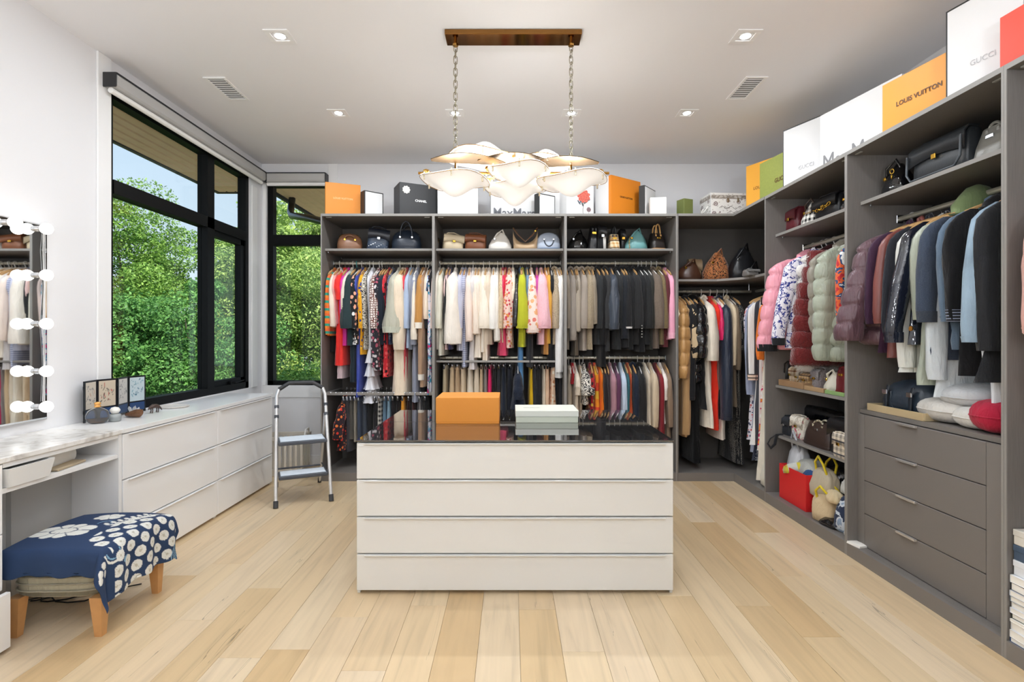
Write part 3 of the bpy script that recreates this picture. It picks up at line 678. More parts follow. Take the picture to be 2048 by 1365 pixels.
def petal(cx, cy, cz, R, H, up, tilt=(0, 0), sq=1.0):
    NR, NA = 12, 28; lo = []; sg = 1 if up else -1
    M = T(cx, cy, cz) @ RX(tilt[0]) @ RY(tilt[1]); vs = []
    def prof(r): return H*math.exp(-(r/.58)**2*1.15)
    for th in (0, .004):
        for i in range(NR+1):
            r = i/NR
            for k_ in range(NA):
                a = 2*PI*k_/NA; rr = R*r; zz = sg*(prof(r)+.012*r*r*math.cos(3*a))+ (th if up else -th)*(-1)
                vs.append(tuple(M @ Vector((rr*math.cos(a), rr*math.sin(a)*sq, zz))))
    fs = []; n1 = (NR+1)*NA
    for o in (0, n1):
        for i in range(NR):
            for k_ in range(NA):
                f = (o+i*NA+k_, o+i*NA+(k_+1) % NA, o+(i+1)*NA+(k_+1) % NA, o+(i+1)*NA+k_); fs.append(f if o else f[::-1])
    for k_ in range(NA): fs.append((NR*NA+k_, NR*NA+(k_+1) % NA, n1+NR*NA+(k_+1) % NA, n1+NR*NA+k_))
    mb = MB().add(vs, fs); p = mb.build('glass_petal', PET, t, True)
    rim = [tuple(M @ Vector((R*1.003*math.cos(2*PI*k_/36), R*1.003*math.sin(2*PI*k_/36)*sq, sg*(.012*math.cos(6*PI*k_/36)+.006)))) for k_ in range(36)]
    MB().tube(rim, .0016, 6, closed=True).build('brass_rim', GOLD, p, True)
    for q in range(6):
        a = PI/6+q*PI/3; e = Vector((R*.94*math.cos(a), R*.94*math.sin(a)*sq, 0)); c = M @ e; MB().cyl(c.x, c.y, c.z-.03, c.z+.012, .005, n=8).build('stud', mat('#e6dcc2', .2, .6), p)
plates = MB()
petal(-.335, 0, -.005, .20, .095, False, (0, .04)); petal(.335, 0, -.005, .20, .095, False, (0, -.04))
petal(.03, -.13, .01, .172, .095, False); petal(.01, .18, .005, .19, .115, False)
petal(-.165, .02, .115, .215, .105, True, (0, .05)); petal(.19, .04, .10, .165, .085, True, (0, -.04))
for (x, y, z, L_, a) in ((-.25, -.08, .075, .42, .05), (.27, -.06, .065, .42, -.05), (.0, -.06, .085, .4, 0)):
    lo = []
    for i in range(13):
        s_ = i/12; ww = .09*math.sin(PI*min(.98, max(.02, s_)))**.6; lo.append([(L_*(s_-.5), -ww, .02*math.sin(s_*PI)), (L_*(s_-.5), ww, .02*math.sin(s_*PI)), (L_*(s_-.5), ww, .02*math.sin(s_*PI)-.004), (L_*(s_-.5), -ww, .02*math.sin(s_*PI)-.004)])
    plates = MB().loops(lo).xf(T(x, y, z) @ RY(a)); plates.build('brass_plate', mat('#54432c', .38, 1, name='dark_brass'), t)
arms = MB(); arms.tube([(-.545, 0, .035), (.55, 0, .035)], .008, 8); arms.tube([(-.332, 0, .04), (-.332, 0, .115)], .006, 8); arms.tube([(.332, 0, .04), (.332, 0, .115)], .006, 8)
arms.tube([(0, -.24, .05), (0, .24, .05)], .008, 8); arms.build('frame', GOLD, t)
for x, y in ((-.14, -.06), (.16, -.06), (-.50, 0), (.50, 0), (-.14, .14), (.16, .14)):
    MB().lathe([(.0005, -.02), (.018, -.012), (.022, 0), (.018, .012), (.0005, .02)], 10, x, y).xf(T(0, 0, .04)).build('brass_knot', GOLD, t, True)
for x, y, z, p in ((-.335, 0, 2.17, 5), (.335, 0, 2.17, 5), (.01, -.17, 2.2, 5), (0, .18, 2.16, 5), (-.165, .02, 2.32, 5), (.185, .05, 2.3, 5)):
    light('chandelier_lamp', 'POINT', (CX+x, CY+y, z+.02), p, .05, col=(1, .94, .86))
# ------------------------------------------------------------------ step ladder
ALU = mat('#dadada', .42, .6, name='aluminium'); DKP = mat('#4b4f57', .5, name='dark_plastic'); PAD = mat('#3a3b3e', .6)
t = thing('step_ladder', 'folding two-step aluminium ladder left of the island', 'ladder', (-1.59, 4.055, 0), math.radians(26))
for sx in (-1, 1):
    leg = MB().tube([(sx*.2, 0, .0), (sx*.195, .09, .28), (sx*.185, .24, .74), (sx*.183, .265, .82), (sx*.165, .28, .87)], .013, 12).build('front_leg', ALU, t, True)
    MB().tube([(sx*.2, -.002, .001), (sx*.199, .016, .05)], .018, 10).build('rubber_foot', PAD, leg, True)
    for z in (.66, .735):
        f = (z-.28)/.46; MB().tube([(sx*(.195-.01*f), .09+.15*f, z-.012), (sx*(.195-.01*f), .096+.15*f, z+.012)], .017, 10).build('clamp', DKP, leg, True)
    leg = MB().tube([(sx*.175, .60, .0), (sx*.18, .42, .34), (sx*.18, .25, .66)], .011, 10).build('rear_leg', ALU, t, True)
    MB().tube([(sx*.175, .602, .001), (sx*.1755, .585, .045)], .016, 10).build('rubber_foot', PAD, leg, True)
MB().tube([(-.165, .28, .87), (-.09, .30, .915), (.09, .30, .915), (.165, .28, .87)], .0165, 12).build('padded_handle', PAD, t, True)
for z, y0, y1 in ((.225, .03, .21), (.475, .09, .33)):
    s_ = MB().bevbox(-.178, .178, y0, y1, z-.028, z, .006).build('step', DKP, t)
    MB().bevbox(-.165, .165, y0+.012, y1-.01, z, z+.005, .002).build('tread', mat('#c3cdd8', .35), s_)
    rb = MB()
    for q in range(9): rb.box(-.16, .16, y0+.02+q*(y1-y0-.04)/9, y0+.026+q*(y1-y0-.04)/9, z+.005, z+.007)
    rb.build('ridges', mat('#e6edf3', .4), s_)
MB().tube([(-.175, .50, .18), (.175, .50, .18)], .008, 8).tube([(-.19, .10, .20), (-.18, .50, .20)], .005, 6).tube([(.19, .10, .20), (.18, .50, .20)], .005, 6).build('brace', DKP, t)
# crate behind the ladder
CR_ = mat('#d9d2c6', .5, name='cream_plastic')
t = thing('laundry_crate', 'cream slatted plastic crate behind the step ladder', 'crate', (-2.30, 4.86, .001), .12)
W_, D_, H_ = .36, .28, .36
MB().bevbox(0, W_, 0, D_, 0, .012).build('base', CR_, t)
rm = MB(); rm.bevbox(-.012, W_+.012, -.012, .008, H_-.035, H_); rm.bevbox(-.012, W_+.012, D_-.008, D_+.012, H_-.035, H_); rm.bevbox(-.012, .008, 0, D_, H_-.035, H_); rm.bevbox(W_-.008, W_+.012, 0, D_, H_-.035, H_)
rm.build('rim', CR_, t); rm = MB()
rm.bevbox(0, W_, 0, .008, .012, .06); rm.bevbox(0, W_, D_-.008, D_, .012, .06); rm.bevbox(0, .008, 0, D_, .012, .06); rm.bevbox(W_-.008, W_, 0, D_, .012, .06); rm.build('lower_rim', CR_, t)
for i in range(8):
    for y in (.001, D_-.007): MB().bevbox(.003+i*.0485, .003+i*.0485+.022, y, y+.006, .05, H_-.03, .002).build('slat', CR_, t)
for i in range(6):
    for x in (.001, W_-.007): MB().bevbox(x, x+.006, .01+i*.046, .01+i*.046+.022, .05, H_-.03, .002).build('slat', CR_, t)
MB().tube([(W_+.005, .06, H_-.02), (W_+.01, .09, H_+.05), (W_+.01, .19, H_+.05), (W_+.005, .22, H_-.02)], .008, 8).build('handle', mat('#efece6', .5), t, True)
# ------------------------------------------------------------------ stool and cloth
t = thing('upholstered_stool', 'low striped stool on tapered wooden legs at the dressing table', 'stool', (-1.965, 2.475, 0), .03)
SX, SY = .195, .215; LEGM = mat('#c8955f', .4, name='beech', var=.15, bs=20)
MB().loft([(.17, 0, 0, SX-.02, SY-.02), (.185, 0, 0, SX, SY), (.27, 0, 0, SX+.005, SY+.005), (.35, 0, 0, SX, SY), (.385, 0, 0, SX-.03, SY-.03), (.395, 0, 0, SX-.09, SY-.09)], 40, 5).build('seat', fab('strh:#aaa590:#7b7766:.32'), t, True)
wv = MB()
for zz in (.205, .235, .265, .295, .325):
    lo = []
    for k_ in range(48):
        a = 2*PI*k_/48; c, d = math.cos(a), math.sin(a); lo.append((math.copysign(abs(c)**.4, c)*(SX+.006), math.copysign(abs(d)**.4, d)*(SY+.006), zz))
    wv.tube(lo, .004, 5, closed=True)
wv.build('woven_band', mat('#a39d8a', .9, bump=.6, bs=300), t, True)
for sx in (-1, 1):
    for sy in (-1, 1):
        x, y = sx*(SX-.022), sy*(SY-.025); lo = []
        for z, h_, o_ in ((0, .015, .012), (.172, .026, 0)):
            lo.append([(x+sx*o_*.4-h_, y-h_, z), (x+sx*o_*.4+h_, y-h_, z), (x+sx*o_*.4+h_, y+h_, z), (x+sx*o_*.4-h_, y+h_, z)])
        MB().loops(lo).build('leg', LEGM, t)
# cloth draped over it: printed indigo with white tie-dyed figures
def clothpos(s, q):
    # cloth coordinates in metres: x from -.215 (wall side) to +.42 (room side), y from -.36 (camera) to +.27
    x = -.215+s*.66; y = -.35+q*.665
    ex = max(0, abs(x)-SX-.012); ey = max(0, abs(y)-SY-.012)
    bx = max(-SX-.012, min(SX+.012, x)); by = max(-SY-.012, min(SY+.012, y))
    dn = math.hypot(ex, ey); rr = .03
    flat = .404-.012*(bx*bx+by*by)/.05
    out = rr*(1-math.exp(-dn/rr)) if dn else 0
    drop = max(0, dn-rr*.6*(1-math.exp(-dn/rr)))
    fx = math.copysign(1, x)*(ex/dn if dn else 0); fy = math.copysign(1, y)*(ey/dn if dn else 0)
    wob = .012*math.sin(y*34+1)*min(1, ex*8)+.010*math.sin(x*30)*min(1, ey*8)
    cor = .05*min(1, min(ex, ey)*9)
    X = bx+fx*(out+wob+cor*.3); Y = by+fy*(out+wob+cor)
    ed = .004*math.sin(s*40)*(q < .02)+.004*math.sin(q*30)*(s > .98)
    return (X, Y, flat-drop+ed)
WHT = '#dcdcd6'; NAVY = '#1d3558'; LBL = '#7fa9c4'
rc = random.Random(3); cells = []
for i in range(7):
    R_ = .11+i*.062; da = .062/R_
    for j in range(int(2.0/da)):
        a = -2.9+(j+(.5 if i % 2 else 0))*da
        cells.append((.43+R_*math.cos(a), .29+R_*math.sin(a)*1.15, .0245+rc.uniform(-.002, .002), .027, a))
def clothcol(s, q):
    x = -.215+s*.66; y = -.35+q*.665
    # cells fan out from the far room-side corner
    for cx_, cy_, ra, rb, a in cells:
        if x < .09 or y < -.20 or x-y < -.02: break
        dx, dy = x-cx_, y-cy_; c, d = math.cos(a), math.sin(a); u, v = dx*c+dy*d, -dx*d+dy*c
        e = (u/rb)**2+(v/ra)**2
        if e < 1: return '#b9b5a6' if e < .06 or (abs(math.sin(5*math.atan2(v, u))) < .12 and e < .6) else WHT
    d0 = math.hypot(x-.44, (y-.30)*.8)
    if d0 < .09 and math.sin(d0*520) > .2: return LBL
    # chrysanthemum near the wall side
    dx, dy = x+.09, y+.05; r = math.hypot(dx*.75, dy*1.25); a = math.atan2(dy, dx)
    pet = .085+.02*abs(math.sin(4*a))
    if r < pet and not (abs(math.sin(4*a)) < .13 and r > .03) and not (.040 < r < .045): return WHT
    dx, dy = x+.02, y-.14; r = math.hypot(dx, dy*1.3); a = math.atan2(dy, dx)
    if r < .055+.012*abs(math.sin(3*a)) and not (abs(math.sin(3*a)) < .12): return WHT
    # sprig of leaves
    for i in range(7):
        px_, py_ = .07+i*.012, .02+i*.028
        for sg in (-1, 1):
            dx, dy = x-(px_+sg*.022), y-(py_+.006); u, v = dx*.8+sg*dy*.6, -sg*dx*.6+dy*.8
            if (u/.021)**2+(v/.009)**2 < 1: return WHT
        if abs(x-px_) < .003 and abs(y-py_) < .014: return WHT
    # tendrils
    dx, dy = x-.03, y-.04; r = math.hypot(dx, dy); 
    if abs(r-.03) < .003 and dy > -.01: return LBL
    dx, dy = x-.24, y+.19; r = math.hypot(dx, dy)
    if abs(r-.05) < .005 and dx > 0: return WHT
    if abs(r-.035) < .003 and dx > 0: return LBL
    if (dx-.07)**2/.0002+(dy-.07)**2/.0006 < 1: return LBL
    for cx_, cy_ in ((.28, -.30), (.31, -.27), (.27, -.265), (.30, -.315)):
        if (x-cx_)**2/.00035+(y-cy_)**2/.0002 < 1: return WHT
    return NAVY
cl = painted('cloth', 190, 200, clothcol, clothpos, None, .85)
cl.location = (-1.965, 2.475, 0); cl.rotation_euler = (0, 0, .03)
md = cl.modifiers.new('thick', 'SOLIDIFY'); md.thickness = .003; md.offset = 1
tag(cl, 'indigo cloth with white tie-dyed flowers draped over the stool', 'cloth')
c_ = MB()
for q in range(4):
    pts = []; x, y = -2.40+q*.02, 2.55+q*.03
    for i in range(9): pts.append((x+i*.05+.02*math.sin(i*1.3+q), y+.05*math.sin(i*.9+q*2)+i*.01, .006+.003*(i % 2)))
    c_.tube(pts, .0035, 6)
tag(c_.build('cable', mat('#17181a', .5), None, True), 'tangle of thin black cables on the floor under the stool', 'cable')
# ------------------------------------------------------------------ things on the dresser tops
ZC = .7965
t = thing('folding_screen', 'miniature four-panel black folding screen with ink paintings', 'folding screen', (-2.455, 3.03, ZC), 0)
BLK = mat('#15181d', .3, name='black_lacquer')
def ink(seed, bg, c1, c2):
    r = random.Random(seed); st = []
    for i in range(26):
        x, y = r.uniform(.1, .9), r.uniform(.15, .95)
        if i < 14: x, y = .5+.35*math.sin(i*.7+seed), .25+i*.045
        st.append((x, y, r.uniform(.01, .05), r.uniform(.01, .04), r.uniform(0, 3), c1 if r.random() < .75 else c2))
    def f(s, q):
        for x, y, a, b, an, c in st:
            dx, dy = s-x, (q-y); u, v = dx*math.cos(an)+dy*math.sin(an), -dx*math.sin(an)+dy*math.cos(an)
            if (u/(a*2.2))**2+(v/(b*.7))**2 < 1: return c
        return bg
    return f
yy = 0; xx = 0
for i, (cbg, c1, c2) in enumerate((('#cfc6b8', '#5c5f66', '#b98f6d'), ('#c9bba6', '#4f4a45', '#b0544a'), ('#c9c5bf', '#46484c', '#7e7f84'), ('#bccbd0', '#3f6f86', '#6f9fb0'))):
    ang = PI/2+(-.22 if i % 2 else .22); M = T(xx, yy, 0) @ RZ(ang)
    p = MB().box(.002, .128, -.004, .004, .01, .24).box(.002, .012, -.005, .005, 0, .01).box(.118, .128, -.005, .005, 0, .01).xf(M).build('panel', BLK, t)
    MM = M
    painted('painting', 24, 36, ink(i+2, cbg, c1, c2), lambda s, q, MM=MM: tuple(MM @ Vector((.012+s*.106, -.0047, .075+q*.155))), p, .5)
    MB().bevbox(.012, .118, -.0055, -.004, .015, .066, .001).xf(M).build('lower_board', mat('#23406a', .35), p)
    hg = MB(); 
    for z in (.05, .19): hg.cyl(0, 0, z, z+.02, .004, n=8)
    hg.xf(M).build('hinge', mat('#26282c', .4, .5), p)
    xx += math.cos(ang)*.132; yy += math.sin(ang)*.132
t = thing('perfume_bottle', 'round clear perfume bottle with amber liquid and gold stopper', 'bottle', (-2.375, 3.03, ZC), .67)
CLG = mat('#f4f6f6', .03, trans=.92, ior=1.2, name='clear_glass')
MB().loft([(0, 0, 0, .03, .012), (.006, 0, 0, .042, .018), (.025, 0, 0, .054, .022), (.045, 0, 0, .057, .024), (.07, 0, 0, .050, .022), (.086, 0, 0, .03, .016), (.092, 0, 0, .012, .011)], 28).build('body', CLG, t, True)
MB().loft([(.004, 0, 0, .028, .010), (.012, 0, 0, .042, .015), (.03, 0, 0, .050, .019), (.031, 0, 0, .050, .019)], 24).build('liquid', mat('#e58a4c', .1, trans=.4, name='amber_liquid'), t, True)
MB().lathe([(.012, .092), (.016, .095), (.016, .103), (.010, .106), (.017, .110), (.015, .120), (.004, .124)]).build('stopper', mat('#e2a65a', .25, .4), t, True)
t = thing('cream_jar', 'small glass jar with a round white stopper', 'jar', (-2.335, 3.11, ZC), 0)
MB().lathe([(.026, 0), (.031, .004), (.031, .038), (.024, .044), (.018, .045)]).build('body', mat('#c9cfcf', .08, trans=.5), t, True)
MB().cyl(0, 0, .006, .02, .029).build('silver_base', mat('#b0aaa6', .3, .6), t)
MB().lathe([(.0005, .042), (.018, .047), (.026, .060), (.026, .068), (.018, .080), (.0005, .085)]).build('stopper', mat('#eeece6', .4), t, True)
t = thing('carved_shoe', 'small brown carved wooden shoe figure on the countertop', 'figurine', (-2.33, 3.26, ZC), 1.2)
BRW = mat('#6f4c33', .45, name='carved_wood', bump=.4, bs=60)
MB().loft([(-.07, 0, .012, .004, .003), (-.055, 0, .014, .020, .012), (-.02, 0, .018, .026, .017), (.02, 0, .020, .022, .019), (.05, 0, .028, .020, .026), (.068, 0, .034, .012, .018)], 16).xf(RX(PI/2) @ RZ(0)).xf(RZ(0)).build('shoe', BRW, t, True)
MB().tube([(0, -.06, .045), (.005, -.02, .040), (0, .03, .028), (0, .06, .018)], [.004, .010, .008, .003], 8).build('strap', BRW, t, True)
t = thing('animal_figurine', 'tiny dark animal figurine with a long snout', 'figurine', (-2.33, 3.45, ZC), 1.35)
AM = mat('#4b3a33', .4)
MB().tube([(-.048, 0, .026), (-.035, 0, .036), (-.012, 0, .044), (.014, 0, .043), (.032, 0, .036), (.044, 0, .026), (.054, 0, .012)], [.003, .010, .0145, .013, .008, .005, .002], 10).build('body', AM, t, True)
for x in (-.025, .018):
    for y in (-.007, .007): MB().tube([(x, y, .04), (x+.004, y, .018), (x, y, .001)], [.005, .003, .004], 6).build('leg', AM, t)
MB().lathe([(.001, 0), (.004, .004), (.001, .012)]).xf(T(.036, .005, .038)).build('ear', AM, t)
t = thing('crystal', 'cluster of clear white crystal behind the carved shoe', 'crystal', (-2.40, 3.36, ZC), 0)
cm = MB()
for i in range(6):
    a = i*1.1; cm.add(MB().loops([[(math.cos(k_*PI/3)*.010, math.sin(k_*PI/3)*.010, 0) for k_ in range(6)], [(math.cos(k_*PI/3)*.011, math.sin(k_*PI/3)*.011, .028+.006*i % .02) for k_ in range(6)], [(math.cos(k_*PI/3)*.0015, math.sin(k_*PI/3)*.0015, .045+.004*i) for k_ in range(6)]]).xf(T(math.cos(a)*.012, math.sin(a)*.012, 0) @ RZ(a) @ RY(.35*(i > 0))).v, [(j, (j+1) % 6, 6+(j+1) % 6, 6+j) for j in range(6)]+[(6+j, 6+(j+1) % 6, 12+(j+1) % 6, 12+j) for j in range(6)]+[(12, 13, 14, 15, 16, 17), (5, 4, 3, 2, 1, 0)])
cm.build('crystal_points', mat('#f1f4f8', .1, trans=.5), t)
t = thing('round_tray', 'round pale stone tray lying on the countertop by the window', 'tray', (-2.375, 3.72, ZC), 0)
MB().lathe([(.0005, 0), (.088, 0), (.093, .006), (.093, .012), (.088, .012), (.084, .006), (.0005, .006)], 32).build('dish', mat('#cfcac2', .5), t, True)
# ------------------------------------------------------------------ hangers and garments
WOODH = mat('#c39a68', .4, name='hanger_wood'); PLH = mat('#e8e6e2', .35, name='white_plastic'); BLH = mat('#1d1d1f', .5, name='black_velvet'); TEALH = mat('#3aa6a8', .4)
HGEO = {}
def hanger_meshes(kind):
    if kind in HGEO: return HGEO[kind]
    m = {'wood': WOODH, 'white': PLH, 'black': BLH, 'clip': CHROME, 'teal': TEALH}[kind]
    hm = m if kind in ('white', 'teal') else CHROME
    r = .0035 if kind == 'white' or kind == 'teal' else .0018
    pts = [(0, .017*math.cos(a), .002+.017*math.sin(a)) for a in [PI*(-.12+i*.125) for i in range(10)]]
    pts += [(0, -.006, -.018), (0, 0, -.032), (0, 0, -.06)]
    hook = MB().tube(pts, r, 6).build('hook', hm, None, True)
    if kind == 'clip':
        b = MB().tube([(0, -.14, -.062), (0, .14, -.062)], .003, 6)
        for y in (-.12, .12): b.bevbox(-.008, .008, y-.012, y+.012, -.10, -.058, .002)
        b.tube([(0, -.03, -.062), (0, 0, -.035), (0, .03, -.062)], .002, 6)
    else:
        b = MB(); f = 2.4 if kind == 'wood' else 1
        w_ = .0055 if kind == 'wood' else .0035
        b.tube([(0, -.205, -.135), (0, -.17, -.115), (0, -.10, -.084), (0, -.03, -.060), (0, 0, -.056), (0, .03, -.060), (0, .10, -.084), (0, .17, -.115), (0, .205, -.135)], [w_*.9, w_*1.3, w_*1.1, w_, w_, w_, w_*1.1, w_*1.3, w_*.9], 8, flat=f)
        b.tube([(0, -.19, -.13), (0, .19, -.13)], w_*.6, 6)
    bar = b.build('shoulder_bar' if kind != 'clip' else 'clip_bar', m, None, True)
    for o in (hook, bar): COL.objects.unlink(o)
    HGEO[kind] = (hook, bar); return HGEO[kind]
def place_hanger(kind, loc, rz, label, group):
    t = thing('clothes_hanger', label, 'hanger', loc, rz, group)
    for o in hanger_meshes(kind):
        c = o.copy(); COL.objects.link(c); c.parent = t
    return t
RG = random.Random(17)
def wr_fn(r, amp, puff=0, seg=6, rag=0):
    k1, k2, p1, p2, p3 = r.choice((3, 4, 5)), r.choice((6, 7, 9)), r.uniform(0, 6), r.uniform(0, 6), r.uniform(1, 4)
    def f(t_, a):
        e = amp*(.25+.75*t_**.7)*1.5*(.9-abs(math.sin(k1*.5*a+p1+p3*t_+.4*math.sin(7*t_+p2)))**.6*1.3+.45*math.sin(k2*a+p2-2.5*t_))
        if puff: e += puff*(abs(math.sin(PI*seg*t_))**.32-.8)
        if rag: e += rag*math.sin(a*11+t_*40)
        return e
    return f
def interp_rows(rows, n):
    out = []; zs = [q[0] for q in rows]; tot = zs[0]-zs[-1]
    for i in range(n+1):
        z = zs[0]-tot*i/n
        for j in range(len(rows)-1):
            if rows[j][0] >= z-1e-9 >= rows[j+1][0]-1e-6 or j == len(rows)-2:
                f = (rows[j][0]-z)/max(1e-9, rows[j][0]-rows[j+1][0]); f = min(1, max(0, f))
                out.append((z,)+tuple(rows[j][c]+(rows[j+1][c]-rows[j][c])*f for c in range(1, 5))); break
    return out
CUR = {}
def garment(t, kind, fabric, Lg, sw, r, half=.20, th=.02, cuff=None, fwd=0.0, twist=0.0, hood=False, sleeves=2, sleevelen=None, collar=None, bodyfab=None, inner=False, bt=None, flx=None, ch=None):
    """t: the garment's Empty (origin on the rod). local y- is the shoulder tip turned to the room. kinds:
       top, jacket, dress, tank, tiers, trousers, skirt, puffer, fur, drape"""
    if kind == 'fur' and half > .22:
        fm_ = fab(fabric); nr = 7; rh = (Lg-.08)/nr
        MB().loft([(-.04, 0, 0, .03, .05), (-.10, 0, 0, .04, .15), (-.16, 0, 0, .045, .18), (-Lg+.03, 0, -fwd, .045, half*.9)], 20).build('lining', fab('plain:#3a1214'), t, True)
        for i in range(nr):
            zt = -.09-i*rh; hw_ = half*(.62+.38*min(1, (i+.6)/3.0)); cv = -(.03+fwd)*(.35+.65*i/nr)*1.1
            rr_ = [(zt-rh*(.5-.56*math.cos(PI*q_/8)), 0, cv, th*1.15*(.35+.65*math.sin(PI*(q_+.5)/9)**.6), hw_*(.86+.14*math.sin(PI*(q_+.5)/9)**.6)) for q_ in range(9)]
            MB().loft(rr_, 26, 2.4, wr_fn(r, .05)).build('fur_row', fm_, t, True)
        return
    m = fab(fabric); mb_ = fab(bodyfab) if bodyfab else m
    bname = {'trousers': 'trouser_legs', 'skirt': 'skirt_panel', 'drape': 'cloth_panel'}.get(kind, 'body')
    if kind in ('trousers', 'skirt'):
        top = -.075; hw = .115 if kind == 'trousers' else .13
        rows = [(top, 0, 0, .008, hw), (top-.03, 0, 0, th*.8, hw+.005), (-(Lg+.075)*.5, 0, -fwd*.5, th*1.0+.004, hw*(1.0 if kind == 'trousers' else 1.15)), (-Lg, 0, -fwd, th*(1.1 if kind == 'trousers' else 1.6), hw*(.95 if kind == 'trousers' else 1.3))]
        f = wr_fn(r, .07 if kind == 'trousers' else .12)
        MB().loft(interp_rows(rows, 14), 20, 2.6, f).build(bname, m, t, True)
        MB().loft([(top+.004, 0, 0, .011, hw+.003), (top-.03, 0, 0, th*.8+.004, hw+.008)], 16, 3).build('waistband', m, t, True)
        return
    puff = .17 if kind == 'puffer' else (.34 if kind == 'fur' else 0); seg = max(3, round(Lg/.11)) if kind == 'puffer' else max(3, round(Lg/.115))
    amp = .06 if kind in ('jacket', 'puffer', 'fur') else .11
    hem = half*(.98 if kind in ('jacket', 'puffer', 'fur', 'top', 'tank') else 1.12)
    tb = th*(1.5 if kind in ('puffer', 'fur') else 1)
    rows = [(-.045, 0, 0, tb*.5, .045), (-.075, 0, 0, tb*.7, .075), (-.10, 0, 0, tb*.8, half*.62), (-.135, 0, 0, tb, half*.90), (-.165, 0, 0, tb*1.05, half), (-.26, 0, 0, tb*1.1, half*.95), (-(Lg+.2)*.5, 0, -fwd*.3, tb*1.15, half*.93), (-Lg, 0, -fwd*.5, tb*1.35, hem)]
    if bt: rows[-1] = (-Lg, 0, -fwd*.5, bt, hem); rows[-2] = rows[-2][:3]+(bt*.6+tb*.4, rows[-2][4])
    if kind in ('tank', 'drape'): rows[3] = (-.135, 0, 0, tb, half*.80); rows[4] = (-.165, 0, 0, tb, half*.82)
    n = 16 if not puff else seg*7
    if kind == 'tiers':
        zc = -Lg*.62
        for i in range(4):
            z0_ = zc-(Lg+zc)*i/4; z1_ = zc-(Lg+zc)*(i+1)/4-.012; g_ = .75+.13*i
            MB().loft([(z0_+.01, 0, 0, tb*.9*g_, half*.72), (z0_-.02, 0, 0, tb*1.3*g_, half*.80), ((z0_+z1_)/2, 0, 0, tb*1.7*g_, half*.86), (z1_+.008, 0, 0, tb*2.2*g_, half*.94), (z1_, 0, 0, tb*2.4*g_, half*.96)], 34, 2.3, lambda t_, a, i=i: t_*.11*math.sin(8*a+i*2)+t_*.05*math.sin(13*a)).build('ruffle_tier', m, t, True)
        rows = rows[:-2]+[(zc-.02, 0, 0, tb*.8, half*.7)]
    if kind == 'tiers_':
        base_ = wr_fn(r, .10)
        def f(t_, a):
            u = (t_-.55)/.15; return base_(t_, a)+(0 if t_ < .55 else .34*(u-math.floor(u))+.06*math.sin(9*a+t_*20))
        n = 34
    else: f = wr_fn(r, amp, puff, seg)
    MB().loft(interp_rows(rows, n), 22, 2.5, f).build(bname, mb_, t, True)
    if kind in ('tank', 'tiers', 'drape') or sleeves == 0:
        st = MB().tube([(0, -half*.62, -.12), (0, -half*.4, -.085), (0, -.03, -.052)], .008, 6, flat=.5); st.build('strap', m, t, True)
        if kind == 'fur' or kind == 'tiers' or sleeves == 0: return
        return
    sl = sleevelen or (Lg*.98 if Lg < .75 else .62)
    for sd in ((-1, 1) if sleeves == 2 else (-1,)):
        fw0 = fwd; fwd = fwd if sd < 0 else min(0, fwd)-(.04 if inner else 0)
        z0 = -.125; z1 = -(.14+max(.08, sl-.14)); rv = .060 if kind != 'puffer' else .078
        rv *= sw/.04 if sw > .04 else 1; rv = min(rv, .10)
        dr = twist*.7+r.uniform(-.012, .012); sw = min(sw, .09); fl = r.uniform(.78, 1.12) if kind in ('top', 'dress') else .85; fl = flx or fl
        rows = [(z0+.02, 0, sd*(half-.075), sw*.22, rv*.35), (z0-.012, 0, sd*(half-.035), sw*.55, rv*.7), (z0-.06, 0, sd*(half-.004), sw*.82, rv*.95), (z0-.14, 0, sd*(half+.006), sw*.95, rv), ((z0+z1)/2, dr*.5, sd*(half+.012+fwd*.5)+0, sw, rv*.88), (z1+.06, dr, sd*(half+.012+fwd), sw*fl, rv*.74), (z1, dr*1.1, sd*(half+.008+fwd), sw*fl*.95, rv*.68)]
        n = 16 if kind != 'puffer' else max(4, round(sl/.13))*8
        g = wr_fn(r, .11 if kind != 'jacket' else .05, .17 if kind in ('puffer', 'fur') else 0, max(4, round(sl/.13)))
        s_ = MB().loft(interp_rows(rows, n), 20, 2.2, g).build('sleeve', m, t, True)
        if cuff or kind in ('top', 'jacket'):
            cz = z1; big = 1.04 if not cuff else 1.10; ch_ = ch or (.05 if cuff else .022)
            MB().loft([(cz+ch_, dr, sd*(half+.010+fwd), sw*fl*big, rv*.72*big), (cz+ch_*.5, dr, sd*(half+.008+fwd), sw*fl*.97*big, rv*.70*big), (cz-.004, dr, sd*(half+.007+fwd), sw*fl*.93*big, rv*.68*big)], 16, 2.2).build('cuff', fab(cuff) if cuff else m, s_, True)
        fwd = fw0
    if collar or kind == 'jacket':
        c_ = MB().tube([(-tb, -.06, -.075), (-tb*.4, -.07, -.05), (0, -.055, -.040), (tb*.4, -.07, -.05), (tb, -.06, -.075)], .012, 6); c_.build('collar', fab(collar) if collar else m, t, True)
    if hood:
        MB().loft([(-.02, 0, .02, .012, .03), (-.035, 0, 0, .045, .075), (-.07, 0, -.02, .065, .10), (-.12, 0, -.03, .06, .10), (-.17, 0, -.03, .03, .07)], 16, 2, wr_fn(r, .08)).build('hood', m, t, True)
NAMES = {'top': ('blouse', 'top'), 'jacket': ('jacket', 'jacket'), 'dress': ('dress', 'dress'), 'tank': ('sleeveless_top', 'top'), 'tiers': ('tiered_dress', 'dress'), 'trousers': ('trousers', 'trousers'), 'skirt': ('skirt', 'skirt'), 'puffer': ('puffer_jacket', 'jacket'), 'fur': ('fur_vest', 'vest'), 'drape': ('garment', 'clothes')}
